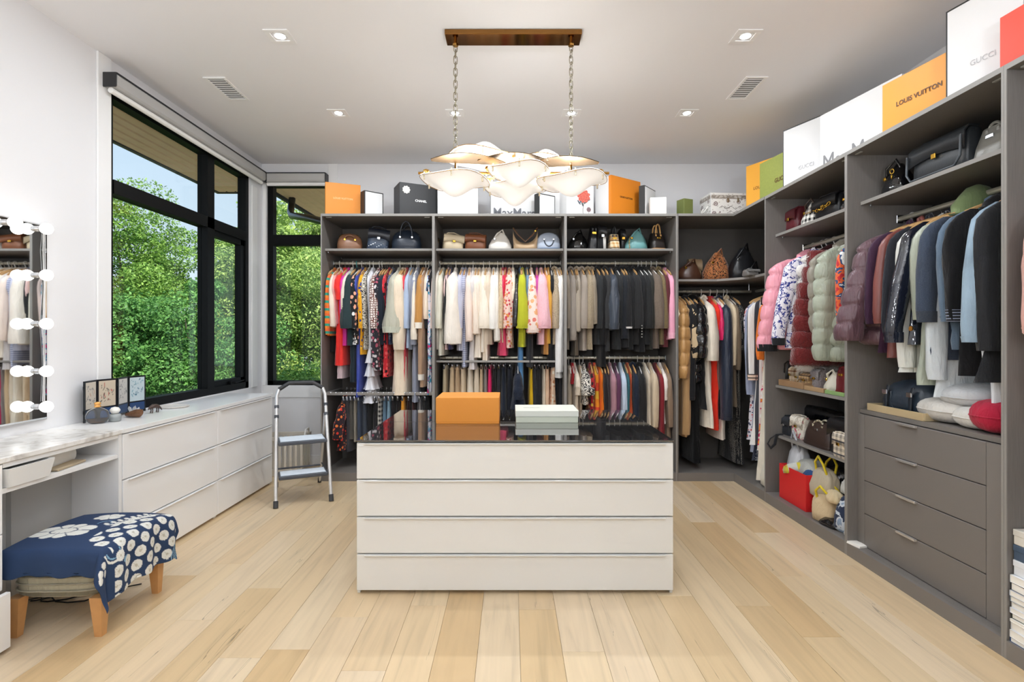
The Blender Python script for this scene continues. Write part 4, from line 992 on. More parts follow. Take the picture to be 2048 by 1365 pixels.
ORD = ['leftmost', 'second from left', 'third from left', 'fourth from left', 'fifth from left', 'sixth from left', 'seventh from left', 'eighth from left', 'ninth from left', 'tenth from left']
def ordw(i, n):
    if i < 10: return ORD[i]
    j = n-1-i
    if j < 10: return ORD[j].replace('leftmost', 'rightmost').replace('left', 'right')
    return '%dth from left' % (i+1)
def rail(txt, zr, rodpos, where, group, facing='back', half=.20):
    """one garment a line: px | width px | bottom py | kind | fabric | description | opts"""
    L_ = [l.strip() for l in txt.strip().splitlines() if l.strip()]; n = len(L_); seen = {}
    for i, l in enumerate(L_):
        a = [q.strip() for q in l.split('|')]; px, wp, by = float(a[0]), float(a[1]), float(a[2]); kind, fb, desc = a[3], a[4], a[5]
        op = {}
        for q in (a[6].split(',') if len(a) > 6 and a[6] else []):
            k_, v = q.split('='); op[k_.strip()] = v.strip()
        hw = float(op.get('half', half)); fwd = float(op.get('fwd', 0)); nm = op.get('name')
        fwd = 0.0 if kind in ('trousers', 'skirt') else fwd
        tipd = hw+.03+fwd if kind not in ('trousers', 'skirt', 'drape') else .12
        if facing == 'back':
            Y = rodpos; yf = Y-tipd; X = PX(px, yf); z = zr; loc = (X, Y, z); rz = RG.uniform(-.05, .05); zb_ = PZ(by, yf); sw = wp*yf/F/2
        else:
            X = rodpos; xf = X-tipd; Y = F*xf/(px-VX); loc = (X, Y, zr); rz = -PI/2+RG.uniform(-.05, .05); zb_ = PZ(by, Y); sw = wp/2*.001
        if kind in ('trousers', 'skirt') and desc in seen: desc = desc
        lg = zr-zb_
        name, cat = NAMES[kind]
        if nm: name = nm; cat = op.get('cat', nm.replace('_', ' '))
        lb = desc+', '+(ordw(i, n) if facing == 'back' else op.get('at', ordw(i, n)))+' on '+where
        t = thing(name, lb, cat, loc, rz, group)
        garment(t, kind, fb, lg, sw, RG, half=hw, th=min(.03, max(.012, sw*.8)) if facing == 'back' else float(op.get('th', .022)), cuff=op.get('cuff'), fwd=fwd, twist=float(op.get('tw', 0)),
                hood='hood' in op, sleeves=int(op.get('sl', 2)), sleevelen=(zr-PZ(float(op['sy']), yf if facing == 'back' else Y)) if 'sy' in op else None, collar=op.get('collar'), bodyfab=op.get('body'), inner=facing != 'back', bt=float(op['bt']) if 'bt' in op else None, flx=float(op['fl']) if 'fl' in op else None, ch=float(op['ch']) if 'ch' in op else None)
        hk = op.get('h') or ('clip' if kind in ('trousers', 'skirt') else RG.choice(('wood', 'wood', 'white', 'wood')))
        if hk != 'none':
            place_hanger(hk, loc, rz, {'wood': 'wooden', 'white': 'white', 'clip': 'metal', 'black': 'black', 'teal': 'teal'}[hk]+' hanger holding the '+desc+', '+where, 'hangers on '+where)
rail('''
653|9|672|top|bands:#e8822e:#2f9a83:#e86a33:1.6|orange and green patterned blouse|fwd=.02
657|8|705|trousers|plain:#202226|black narrow trousers|h=wood
663|13|655|top|sat:#ead9c8|cream pink satin blouse|h=white
669|9|650|top|plain:#eaa9a4|pale pink cardigan|fwd=-.03
675|16|732|dress|plain:#e8352f|bright red dress|sy=600,fwd=.01,bt=.055
682|12|757|skirt|plain:#d9c3c8|pale pink and grey skirt|
684|14|692|top|sat:#d02a9c|magenta satin blouse|half=.19
689|14|620|top|sat:#eadfce|ivory satin short blouse|fwd=.03,h=white
696|20|692|top|plain:#27383b|dark green pleated blouse|fwd=.04,fl=1.3,h=teal
704|12|765|dress|plain:#25313a|dark slate long dress|sy=640,fwd=-.04
708|17|690|top|flo:#1d2024:#e8eaea:#e7a98d|black blouse with white flowers|fwd=.02
715|9|795|dress|sat:#2b3f9c|royal blue long dress|sy=620,fwd=-.03
719|12|710|top|flo:#e0a020:#26408f:#efc13f:1.2|mustard and blue print blouse|fwd=0
726|11|700|top|zeb:#1a1a1c:#e9e2d2:1.3|black and white zebra blouse|fwd=0
733|22|806|tiers|plain:#e3e4ea|white tiered ruffle dress|half=.21,bt=.05
744|18|725|top|geo:#e9e0da:#6a3d33:1.6|brown geometric print tunic|fwd=.04
752|18|742|dress|flo:#2b2a31:#cfc8ca:#b0566a:1.1|black paisley dress|sy=735
757|12|600|tank|plain:#17181c|black sleeveless top|fwd=.02
764|15|690|top|plain:#1d2430|navy knit dress|fwd=-.01
771|9|755|dress|flo:#c92a35:#1c1a1e:#e0605f|red and black print dress|sy=640,fwd=-.05
775|10|690|top|dots:#1c2f55:#e7ecf2:2.2|blue and white dotted blouse|fwd=.01
787|26|668|top|sat:#b3b1a0|sage satin blouse with wide cuffs|fwd=.05,cuff=sat:#c3c6b6,h=white,fl=1.45
796|28|792|dress|plain:#e3d2bb|long cream coat dress|sy=700,fwd=.02,bt=.085
802|10|672|top|spl:#ecdcc8:#1f1d20|cream blouse with black shapes|fwd=0
806|9|790|dress|plain:#cf3f4b|coral red long dress|sy=620,fwd=-.02
812|14|697|top|plain:#a9b9d2|light blue shirt|fwd=.02,h=white
819|14|700|top|plain:#8d93a0|grey blue blouse|fwd=-.03
824|11|682|top|plain:#e6dccc|cream knit with brown trim|fwd=.03,cuff=plain:#e6dccc,h=white
829|15|806|dress|plain:#8b90a0|slate grey long dress|bt=.035,sy=690,fwd=0
837|17|686|top|plain:#b98547|camel blouse with white cuffs|fwd=.04,cuff=plain:#efe9dd
844|14|775|dress|plain:#a98a70|taupe long dress with white hem|bt=.035,sy=760,fwd=-.01,cuff=plain:#efe9dd
849|12|640|top|sat:#e9d8c4|cream satin short blouse|fwd=.02,h=white
854|10|595|top|spl:#c7d4e6:#7d98c0|pale blue print short blouse|fwd=.01
856|9|790|dress|spl:#e8e4ee:#3f9ec0:#d23a7c:1.3|white blue and pink print dress|sy=730,fwd=-.02
858|15|702|jacket|plain:#22252d|navy blazer|fwd=-.01
''', Z1, 5.02, 'left bay upper rail', 'clothes on the upper rail of the left bay')
rail('''
676|20|905|dress|flo:#2a1c24:#d0392b:#e67a3a:1.3|red and orange print dress|sy=880,half=.14,h=none,fwd=.06
686|13|900|trousers|plain:#45444a|dark grey trousers|
695|15|905|trousers|plain:#3c3b40|charcoal trousers|
702|12|880|trousers|plain:#55534f|grey trousers with crease|
709|9|885|trousers|plain:#8f887c|taupe trousers|
717|12|880|trousers|den:#26344c|navy jeans|
728|14|890|trousers|den:#1c2738|dark blue jeans|
738|14|880|trousers|plain:#191a1d|black trousers|
748|12|880|trousers|plain:#1f1e22|black wool trousers|
757|12|880|trousers|pla:#d3d0c9:#2b2a2c|black and white plaid trousers|
767|12|880|trousers|den:#4e6c85|mid blue jeans|
776|12|880|trousers|den:#7292a8|faded blue jeans|
785|12|880|trousers|plain:#232127|black cropped trousers|
794|11|880|trousers|plain:#1e1c20|black slim trousers|
804|14|880|trousers|plain:#e39a33|orange wide trousers|
815|13|880|trousers|plain:#2f1e20|dark maroon trousers|
826|12|880|trousers|plain:#3a2325|burgundy brown trousers|
838|16|880|trousers|strv:#4a4a4e:#8c8b8d:.6|grey striped trousers|
850|14|880|trousers|plain:#26282c|black tailored trousers|
''', .80, 4.98, 'left bay trouser rack', 'trousers on the pull-out rack of the left bay')
rail('''
868|10|690|top|sat:#e3cfc6|pale rose satin blouse|fwd=.0
873|12|700|top|plain:#e9dfd2|ecru blouse|fwd=.01,h=white
880|17|712|top|sat:#dbd8c6|pale sage long blouse|fwd=.02
889|9|690|top|plain:#222426|thin black blouse|fwd=0
892|10|700|top|sat:#ecc9c6|pale pink blouse|fwd=-.02
897|9|700|top|plain:#4b4a78|violet navy blouse|fwd=-.02
906|30|690|dress|sat:#efe6da|wide ivory blouse|fl=1.15,bt=.06,sy=688,fwd=.03,h=white
921|17|702|top|plain:#bfc0d2|lilac grey blouse|fwd=.01
928|12|735|dress|strh:#b9bccf:#8f94b0:1.4|blue grey striped dress|sy=620,fwd=-.03
935|18|684|top|sat:#ead7ca|blush satin blouse|fwd=.02
943|18|740|dress|sat:#cfc8c6|silver satin long dress|sy=640,fwd=-.02
948|15|670|top|sat:#ecdccb|cream satin blouse|fwd=.02
956|17|716|dress|sat:#e6d9c8|champagne satin dress|sy=650,fwd=0
964|18|705|top|sat:#eee3d2|ivory satin blouse|fwd=.03,fl=1.4,h=white
971|13|722|dress|sat:#e3d3bf|beige satin long dress|sy=640,fwd=-.01
977|16|690|top|plain:#d9c8b4|beige crepe blouse|fwd=.0
986|18|660|top|sat:#f2efe8|white satin blouse|fwd=.03,cuff=sat:#f2efe8
994|12|684|top|plain:#efe9df|white shirt|fwd=0,h=white
1001|13|686|top|dots:#d9c3a2:#3a2d24:2.4|beige dotted blouse|fwd=.01
1005|14|712|dress|sat:#c51d50|crimson dress|bt=.05,sy=640,fwd=-.02
1011|11|640|top|plain:#c8243c|red cardigan|fwd=-.02
1019|22|697|top|flo:#e9c9bb:#c9424f:#d98a4a:1.3|pink and red floral blouse|fwd=.03
1026|14|600|top|fur:#ece0c8|cream lace blouse|fwd=.02
1035|14|655|top|pat:#121214|black sequin top|fwd=.03,h=black
1041|11|780|drape|den:#4f86b8|long blue scarf with white print|half=.09,fwd=.1,name=scarf
1046|22|695|top|plain:#b5b82c|chartreuse yellow blouse|fwd=.04,fl=1.2
1055|11|660|top|den:#5b7a96|denim blue blouse|fwd=-.02
1060|14|735|dress|plain:#25262a|black long dress|sy=640,fwd=-.05
1064|23|668|top|flo:#edd9ce:#d97a6c:#e5a878:.9|pale pink floral blouse|fwd=.04,fl=1.25,h=white
1076|10|660|top|sat:#b32c8e|purple magenta blouse|fwd=-.01
1085|25|690|top|twd:#efc3ca:#e8a6b2|pink lace jacket|fwd=.04,fl=1.2
1093|12|710|top|plain:#c98f4f|ochre blouse|fwd=-.02
1100|13|688|top|plain:#dba548|mustard blouse|fwd=.0
1104|14|735|dress|plain:#1c1c1f|black satin dress|sy=640,fwd=-.05
1112|18|690|jacket|twd:#c9b79b:#5d5346|beige and black tweed jacket|fwd=.03
1118|18|757|dress|sat:#e7e6e4|white dress with black trim|sy=745,fwd=.0
1124|10|700|top|sat:#eee7dc|ivory long blouse|fwd=.0
''', Z1, 5.02, 'middle bay upper rail', 'clothes on the upper rail of the middle bay')
rail('''
889|12|850|trousers|plain:#cdbfa2|khaki trousers|
903|20|850|skirt|plain:#cbb494|tan skirt|
914|14|850|skirt|plain:#c8ad8c|camel skirt|
926|17|850|trousers|plain:#d8c7ae|cream trousers|
940|17|850|skirt|sat:#e6ddcc|ivory pleated skirt|
952|17|850|trousers|plain:#e0d4c0|ivory trousers|
963|10|850|trousers|plain:#d1b998|sand trousers|
970|10|850|trousers|plain:#8b8684|grey wool trousers|
980|12|850|trousers|sat:#e01a66|hot pink trousers|
989|11|850|trousers|plain:#1d1c1f|black straight trousers|
998|11|850|trousers|plain:#2a2b31|dark slate trousers|
1008|14|850|skirt|plain:#1b2230|navy skirt|
1020|18|850|trousers|plain:#20232d|navy wide trousers|
1036|22|822|dress|knit:#1a2233|big navy knitted sweater|bt=.075,sy=800,half=.17,h=white,fwd=.05,name=sweater
1062|11|850|trousers|plain:#dfb51f|yellow trousers|
1070|11|850|trousers|plain:#34363b|graphite trousers|
1078|12|850|trousers|plain:#232429|black pleated trousers|
1088|10|850|trousers|plain:#d9ccb8|stone trousers|
1096|12|850|trousers|plain:#dcbca0|blush beige trousers|
1106|14|850|skirt|flo:#e3c2a4:#c98a62:#efe3d0|peach floral skirt|
1114|10|850|trousers|plain:#1d2026|black dress trousers|
1122|10|850|trousers|plain:#2b2d33|dark grey dress trousers|
''', 1.09, 5.02, 'middle bay lower rail', 'clothes on the lower rail of the middle bay')
rail('''
1136|13|700|top|plain:#84796b|olive brown blouse|fwd=0
1145|17|683|jacket|plain:#8f867d|warm grey blazer|fwd=.02
1154|14|712|top|sat:#6e6252|bronze satin blouse|fwd=-.03
1159|15|665|jacket|plain:#a19687|light taupe blazer|fwd=.02
1169|18|702|jacket|plain:#9a8f84|beige grey blazer|fwd=.03
1181|19|700|jacket|twd:#a6977f:#7d705c|herringbone tweed blazer|fwd=.02
1190|13|650|jacket|plain:#8e8271|khaki blazer|fwd=.01
1199|15|690|jacket|plain:#26282a|black blazer|fwd=.0
1207|14|735|dress|plain:#141416|long black coat|sy=690,fwd=-.03
1217|18|703|jacket|plain:#2f2f30|charcoal blazer|fwd=.02
1232|23|661|top|sat:#333b47|slate satin gathered-sleeve blouse|fwd=.06,cuff=sat:#333b47
1240|15|700|jacket|plain:#232527|black wool blazer|fwd=-.01
1249|17|680|jacket|plain:#1d2026|midnight blazer|fwd=.0
1257|17|696|jacket|plain:#1f1f21|black blazer with white cuff|fwd=.02,cuff=plain:#efefef,ch=.012
1266|14|700|jacket|plain:#18191b|black tuxedo jacket|fwd=.0,h=black
1276|20|690|jacket|plain:#232324|double-breasted black blazer|fwd=.03
1288|16|705|jacket|plain:#191a1c|slim black blazer|fwd=.0
1296|16|690|jacket|plain:#212223|black crepe blazer|fwd=.02
1305|13|700|jacket|plain:#2a2a26|dark olive blazer|fwd=0
1317|23|698|jacket|twd:#77695c:#5e5249|brown wool blazer|fwd=.03,h=white
1328|14|690|jacket|twd:#83724f:#5f5340|olive brown tweed jacket|fwd=.02,h=white
1336|13|695|top|plain:#5d2a30|burgundy cardigan|fwd=.0
1345|17|680|top|plain:#eba6bd|bright pink blouse|fwd=.03,cuff=plain:#efb4c6
''', Z1, 5.02, 'upper rail by the corner', 'clothes on the upper rail by the corner')
rail('''
1140|15|850|trousers|plain:#cdbfaa|beige wool trousers|h=white
1150|16|770|tank|knit:#b3232c|red knitted top|h=white
1154|14|850|top|plain:#e3d5c2|cream short jacket|sy=790
1162|10|850|trousers|plain:#c9b79f|fawn trousers|h=white
1174|24|812|top|zeb:#e4ded2:#3c3a3a:.8|white t-shirt with sketchy print|fwd=.04,sy=790,h=white
1187|13|850|dress|flo:#9c1d24:#d9b545:#2a1a1c|dark red print dress|sy=780
1196|13|850|dress|bands:#e98c25:#e9b43a:#d8492c:.5|orange and yellow striped dress|sl=0
1205|13|850|dress|plain:#e8781f|orange dress|sl=0
1213|10|850|top|plain:#211d20|black cotton top|
1219|10|850|tank|plain:#4b3f44|plum grey tank top|
1228|15|850|top|plain:#a67c86|dusty rose blouse|h=white
1239|13|850|top|plain:#5c3550|purple blouse|
1250|15|850|top|plain:#bac8da|pale blue blouse|
1258|9|850|top|plain:#2c5a63|teal blouse|
1265|11|850|dress|plain:#d8603a|coral orange dress|sl=0
1274|14|850|jacket|plain:#1d2636|navy jacket|
1287|18|880|jacket|plain:#202021|long black jacket|h=white
1300|13|880|dress|plain:#e2d4be|cream long dress|sl=0,h=white
1311|16|885|dress|plain:#cbb99e|beige pleated coat|h=white
1323|10|880|dress|plain:#7d1f28|dark red dress|
1332|14|850|top|plain:#efe6de|white blouse|sy=800,h=white
1341|15|885|dress|plain:#8a7460|brown long coat|
''', 1.09, 5.02, 'lower rail by the corner', 'clothes on the lower rail by the corner')
rail('''
1358|18|760|dress|plain:#ecdcc0|long cream coat at the corner bay edge|sy=755,half=.19
1367|26|757|puffer|puf:#b98d57|camel puffer coat|half=.20,sy=757,fwd=.03
1372|18|875|dress|plain:#b89468|tan quilted long coat|sy=870,fwd=0
1381|20|860|jacket|plain:#1d1e22|long black wool coat|sy=800,fwd=0
1391|20|755|fur|spl:#c9b390:#1c1a1a:#1c1a1a:.4|tan and black patched fur coat|fwd=.03,name=fur_coat,cat=coat
1401|28|770|puffer|pat:#17181b|shiny black puffer with hood|hood=1,fwd=.03,h=black
1395|26|928|dress|plain:#0e0e10|floor-length black dress|sy=700,fwd=-.03
1411|12|820|dress|plain:#151618|black midi coat|sy=700
1424|26|858|dress|plain:#e6dccb|long cream trench coat|sy=722,fwd=.04,collar=plain:#efe6d6,h=white
1436|15|862|dress|plain:#e0331f|long scarlet dress|sy=660,fwd=.0
1441|13|682|top|sat:#dd1e62|hot pink blouse|fwd=.02,h=white
1447|17|880|dress|plain:#eadfd3|ivory long dress behind navy coat|sy=700,fwd=-.05
1457|25|843|jacket|sat:#1b2538|long navy padded coat|sy=840,fwd=.04,h=white
1468|13|733|jacket|plain:#d9c6a8|beige linen jacket|fwd=.01,h=white
1474|12|815|dress|plain:#7a6a58|taupe coat|sy=740
1481|13|930|dress|dots:#141417:#a8a49a:1.8|black dotted long dress|sy=700
''', 1.72, 5.02, 'corner wardrobe back rail', 'clothes on the back rail of the corner')
# right wing of the corner: rod runs towards the camera, so garments face the room sideways
rail('''
1497|44|880|dress|flo:#d8d3da:#4a4d66:#c2453f:1.6|white blouse with dark red flowers|at=innermost,sy=690,half=.19
1499|44|905|dress|plain:#98a0b8|grey blue pleated dress|at=second deepest,sy=790
1503|40|920|dress|dots:#23293b:#e4e6ea:1.6|navy dress with white dots|at=behind the striped shirt,sl=0,half=.20
1502|46|890|dress|strv:#edebe8:#44464d:.33|white long shirt with thin black stripes|at=with wide collar,sy=760,half=.22,cuff=strh:#e6cdb9:#453c3a:.9,collar=plain:#d9c6b2
1512|46|900|dress|spl:#f0d8cf:#d21f5e:#ef8e2f:#f6f1ea:1.1|magenta and orange print dress|at=in front of the stripes,sl=0,half=.21
1519|40|722|top|plain:#e8792a|bright orange blouse|at=second nearest,half=.20,fwd=.02
1517|50|962|dress|plain:#ece4d4|floor-length ivory satin dress|at=nearest,sl=0,half=.23,sy=800
''', 1.72, 2.31, 'corner wardrobe side rail', 'clothes on the side rail of the corner', 'right')
rail('''
1530|110|700|puffer|puf:#e79aa8|pink puffer jacket with dark cuffs|at=deepest,half=.24,fwd=.10,sy=702,cuff=plain:#1d1d20,hood=1,th=.04,h=white
1553|80|697|jacket|spl:#e9e6ee:#2f3a86:#e9e6ee:1.7|white jacket with blue graphic print|at=beside the pink one,half=.23,fwd=.08,sy=690,cuff=plain:#1b1c20,th=.03,h=white
1588|90|745|fur|fur:#e9e6e2|white fur coat behind the red|at=middle,half=.21,sl=0,th=.03,h=white
1581|120|726|fur|fur:#6a1616|dark red fur vest in stacked rows|at=middle,half=.235,fwd=.05,th=.07,sy=722,h=white
1632|80|668|puffer|puf:#8f897c|grey green puffer with collar|at=next to the red fur,half=.21,fwd=.0,th=.04,sy=666,hood=1,h=white
1645|90|724|puffer|puf:#a3ab99|pale sage long puffer|at=second nearest,half=.22,fwd=.02,th=.04,sy=722,h=white
1681|60|700|jacket|spl:#e46a3c:#2f4c78:#f0efec:#c0303a:1.1|multicoloured patchwork jacket|at=nearest,half=.24,fwd=.0,th=.03,h=wood
''', Z1, 2.31, 'rail of the puffer bay', 'coats on the rail of the far right-hand bay', 'right')
rail('''
1693|120|690|puffer|puf:#5f434b|shiny mauve puffer jacket|at=deepest,half=.22,fwd=.13,sy=682,th=.05,h=white
1741|50|706|jacket|plain:#3b2138|dark purple jacket|at=behind the brown leather,half=.24,fwd=.02,h=wood
1757|64|716|jacket|lea:#7c4640|reddish brown leather jacket|at=next to the mauve one,half=.24,fwd=.03,h=wood
1772|50|670|jacket|plain:#22242c|black wool jacket|at=behind the patent coat,half=.24,fwd=.03,h=wood
1784|70|690|jacket|pat:#161a26|black patent jacket with turned cuffs|at=left of the sage,half=.25,fwd=.08,cuff=pat:#1a1e2c,h=wood
1806|60|745|dress|sat:#d9dad3|off-white long blouse with grey print|at=behind patent,half=.22,sy=735,h=wood
1835|70|770|dress|sat:#a9b0a0|sage green satin blouse|at=left of the denim,half=.22,sy=640,h=wood
1842|70|720|jacket|den:#1c2a3f|dark denim jacket with brass button|at=centre,half=.24,fwd=.02,cuff=den:#16202f,h=wood
1868|60|795|dress|plain:#cdd4d8|pale grey hanging blouse|at=behind the black knit,half=.20,sy=760,h=wood
1893|60|700|jacket|den:#4c6074|mid blue denim shirt|at=right of centre,half=.24,fwd=.0,h=wood
1900|66|752|top|vel:#0d0d10|black velvet jacket|at=right of centre,half=.25,fwd=.0,cuff=strh:#1a1b20:#8a93a8:2,hood=1,h=teal
1932|70|690|jacket|den:#8197a8|light blue faded denim jacket|at=second nearest,half=.25,fwd=.04,h=wood
1960|66|765|dress|plain:#232427|black long coat|at=before the denim,half=.25,sy=702,h=wood
1985|56|815|dress|plain:#e4e8ee|white long blouse|at=nearest,half=.19,sy=740,h=wood
''', Z1, 2.31, 'rail of the drawer bay', 'jackets on the near right rail', 'right')
# green sweatshirt hood over a hanger in the drawer bay; pink coat in the nearest bay
t = thing('cap', 'green cap hooked over a hanger above the dark denim jacket', 'cap', (2.30, 2.60, Z1+.055), -PI/2)
MB().loft([(-.15, 0, -.03, .055, .09), (-.10, 0, -.02, .07, .10), (-.05, 0, 0, .06, .08), (-.015, 0, 0, .035, .05), (-.0, 0, 0, .01, .01)], 20).build('crown', fab('plain:#7d8f63'), t, True)
MB().loft([(-.155, 0, -.10, .045, .05), (-.148, 0, -.10, .047, .055)], 20).build('brim', fab('plain:#5e6d4f'), t, True)
t = thing('coat', 'pale pink coat sleeve at the right edge of the view', 'coat', (2.31, 2.00, 1.93), -PI/2)
garment(t, 'top', 'plain:#d9a79c', .98, .05, RG, half=.27, th=.03, fwd=.02, sleevelen=.62)
place_hanger('wood', (2.31, 2.00, 1.93+.06), -PI/2, 'wooden hanger carrying the pale pink coat at right edge', 'hangers in the nearest bay')
# pink puffer's badge, brass button, double-breasted buttons
def find(lbstart):
    for o in bpy.data.objects:
        if o.get('label', '').startswith(lbstart): return o
o = find('pink puffer jacket'); 
if o: MB().bevbox(-.048, -.044, -.035, .035, -.03, .03, .001).xf(T(-.012, -.335, -.42)).build('badge', mat('#26282c', .5), o)
if o: MB().bevbox(-.0495, -.047, -.02, .02, -.012, .012, .001).xf(T(-.012, -.335, -.42)).build('badge_print', mat('#cfcfd2', .5), o)
o = find('dark denim jacket')
if o: MB().cyl(0, 0, 0, .006, .012).xf(T(0, -.345, -.655) @ RX(PI/2)).build('brass_button', GOLD, o)
o = find('double-breasted')
if o:
    for q in range(5): MB().cyl(0, 0, 0, .004, .0055, n=10).xf(T(.018, -.305, -.60-q*.025) @ RX(PI/2)).build('button', mat('#b8b6ae', .3, .5), o)
# fur pile on the two fur pieces
def furpile(o, fabric, half, L_, th, n, seg, ln, seed):
    r = np.random.RandomState(seed); vs = []; fs = []
    for i in range(n):
        t_ = r.uniform(.08, 1); a = r.uniform(0, 2*PI); z = -.10-(L_-.10)*t_; hw = half*min(1, .5+2*t_)*(1+.16*(abs(math.sin(PI*seg*t_))**.45-.6)); tt = th*1.7
        c, s_ = math.cos(a), math.sin(a); x = math.copysign(abs(c)**.8, c)*tt; y = math.copysign(abs(s_)**.8, s_)*hw
        d = np.array([c*1.2, s_*.6, -.9])+r.normal(size=3)*.3; d /= np.linalg.norm(d); p = np.array([x, y, z]); e = np.cross(d, r.normal(size=3)); e = e/np.linalg.norm(e)*.0016; k_ = len(vs)
        vs += [tuple(p-e), tuple(p+e), tuple(p+d*ln)]; fs.append((k_, k_+1, k_+2))
    MB().add(vs, fs).build('fur_pile', fab(fabric), o, kind='stuff')
def rowpile(o, fabric, n, ln, seed):
    r = np.random.RandomState(seed)
    for row in [c for c in o.children if c.name.startswith('fur_row')]:
        me = row.data; V = np.array([v.co for v in me.vertices]); N_ = np.array([v.normal for v in me.vertices]); vs = []; fs = []
        for i in range(n):
            j = r.randint(len(V)-1); f = r.uniform(); p = V[j]*(1-f)+V[min(len(V)-1, j+26)]*f+r.normal(size=3)*.002; d = N_[j]+np.array([0, 0, -.9])+r.normal(size=3)*.25; d /= np.linalg.norm(d)
            e = np.cross(d, r.normal(size=3)); e = e/np.linalg.norm(e)*.0018; k_ = len(vs); vs += [tuple(p-e), tuple(p+e), tuple(p+d*ln)]; fs.append((k_, k_+1, k_+2))
        MB().add(vs, fs).build('fur_pile', fab(fabric), row, kind='stuff')
o = find('dark red fur vest')
if o: rowpile(o, 'fur:#7a1c1a', 1800, .017, 1)
o = find('white fur coat')
if o: furpile(o, 'fur:#efece8', .21, .94, .03, 9000, 6, .03, 2)
# ------------------------------------------------------------------ boxes on top of the wardrobes
CARD = mat('#e0e0e0', .55, name='white_card', bump=.03, bs=200); BLKC = mat('#2a2b2b', .5, name='black_card'); ORC = mat('#e08b2c', .5, name='orange_card2'); OLV = mat('#6d7640', .6, name='olive_card')
INKD = mat('#5b3a18', .5); INKF = mat('#b4b4b6', .5); INKG = mat('#7d7d80', .5); INKL = mat('#f3c183', .5); INKW = mat('#f5f5f5', .5)
ZB = ZT+.001
def gbox(label, x, y, W, D, H, yaw, m, sidem=None, edge=None, rz0=0, name='gift_box', z=None, lid=None):
    t = thing(name, label, 'box', (x, y, ZB if z is None else z), rz0+yaw)
    if edge:
        MB().bevbox(0, W, .004, D, 0, H, .0015).build('shell', edge, t); MB().bevbox(.010, W-.010, 0, .005, .010, H-.010, .001).build('front_panel', m, t)
    elif sidem:
        MB().bevbox(.003, W-.003, .003, D, 0, H-.002, .0015).build('body', sidem, t); MB().bevbox(0, W, 0, .003, 0, H, .001).build('front_panel', m, t)
        MB().bevbox(0, .0028, .003, .03, 0, H-.001, .0005).build('edge_strip', m, t)
    else:
        MB().bevbox(0, W, 0, D, 0, H, .002).build('body', m, t)
    if lid: MB().bevbox(-.002, W+.002, -.002, D+.002, H*lid, H+.002, .0015).build('lid', m, t)
    return t
Yb = 4.80
def bx(px): return PX(px, Yb)
t = gbox('orange box at the left end of the back wardrobe', bx(650.5), 4.80, .31, .12, .31, .37, ORC)
face_text(t, 'LOUIS VUITTON', .17, .31, .31, INKL, z=.17, bold=.03)
t = gbox('small white box with black sides beside the orange one at left', bx(729), 4.80, .186, .09, .235, .675, CARD, edge=BLKC)
t = gbox('black box with white flower badge and white lettering', bx(799), 4.80, .36, .22, .31, .45, mat('#2f3032', .45, name='black_box_card'))
face_text(t, 'CHANEL', .11, .345, .295, INKW, x=.20, z=.155, bold=.03)
fl = MB().loops([[(.034*(1+.09*math.cos(9*2*PI*k/54))*math.cos(2*PI*k/54), .034*(1+.09*math.cos(9*2*PI*k/54))*math.sin(2*PI*k/54), z) for k in range(54)] for z in (0, .004)])
for rr, zz in ((.024, .005), (.015, .0065), (.007, .008)): fl.cyl(0, 0, .003, zz, rr, rr*.92, n=14)
fl.xf(T(.062, -.0005, .245) @ RX(PI/2)).build('flower_badge', mat('#eceae2', .6), t)
t = gbox('tall plain white box right of the black one', bx(874), 4.84, .37, .14, .33, .05, CARD)
t = gbox('large white box with big grey lettering cut by the wardrobe edge', bx(981), 4.90, .66, .16, .33, .10, CARD)
SRF = mat('#6c6e74', .5)
lt = text('MaxMara', .40, SRF, t, T(.225, -.0012, .055) @ RX(PI/2), h=.085, bold=.012)
sr = MB()
for x0, x1 in ((.018, .040), (.052, .078), (.186, .208), (.222, .248)): sr.box(x0, x1, -.0018, -.0008, .012, .0155)
sr.build('letter_serifs', SRF, t)
t = gbox('small white box with dark sides in front of the lettered box', bx(1078), 4.80, .195, .07, .21, .62, CARD, edge=BLKC)
t = gbox('white box printed with a red flower', bx(1133), 4.80, .27, .19, .345, .28, CARD)
def flowercol(s, q):
    x = s*.25; y = q*.335
    dx, dy = x-.165, y-.185; r = math.hypot(dx, dy*1.05); a = math.atan2(dy, dx)
    if r < .052+.014*abs(math.sin(4.5*a)): return '#d9654f' if math.sin(r*240+3*math.sin(5*a)) > -.2 else '#b8443a'
    for ax, ay, an, c in ((.118, .125, 2.2, '#4d5560'), (.135, .145, 1.4, '#47515c'), (.185, .130, .6, '#55504e'), (.205, .150, .3, '#555a60'), (.15, .115, 1.9, '#3f4a52')):
        u, v = (x-ax)*math.cos(an)+(y-ay)*math.sin(an), -(x-ax)*math.sin(an)+(y-ay)*math.cos(an)
        if (u/.026)**2+(v/.008)**2 < 1: return c
    if abs(x-(.163-.006*math.sin(y*30))) < .0028 and y < .15: return '#59504a'
    if math.hypot(x-.215, y-.065) < .020+.004*abs(math.sin((math.atan2(y-.065, x-.215))*6)): return '#7d6368'
    if abs(x-.213) < .0015 and y < .05: return '#6b625c'
    return '#ecebea'
painted('flower_print', 90, 120, flowercol, lambda s, q: (.005+s*.25, -.0012, .005+q*.335), t, .5)
t = gbox('big orange box with white side and dark lettering', PX(1222, 4.77), 4.77, .397, .204, .365, .62, mat('#df8522', .5, name='deep_orange_card'), sidem=CARD)
face_text(t, 'LOUIS VUITTON', .165, .397, .365, INKD, z=.185, x=.20, bold=.03)
t = gbox('white box with thick dark frame right of the big orange one', PX(1290, 4.83), 4.83, .25, .06, .29, .91, CARD, edge=BLKC)
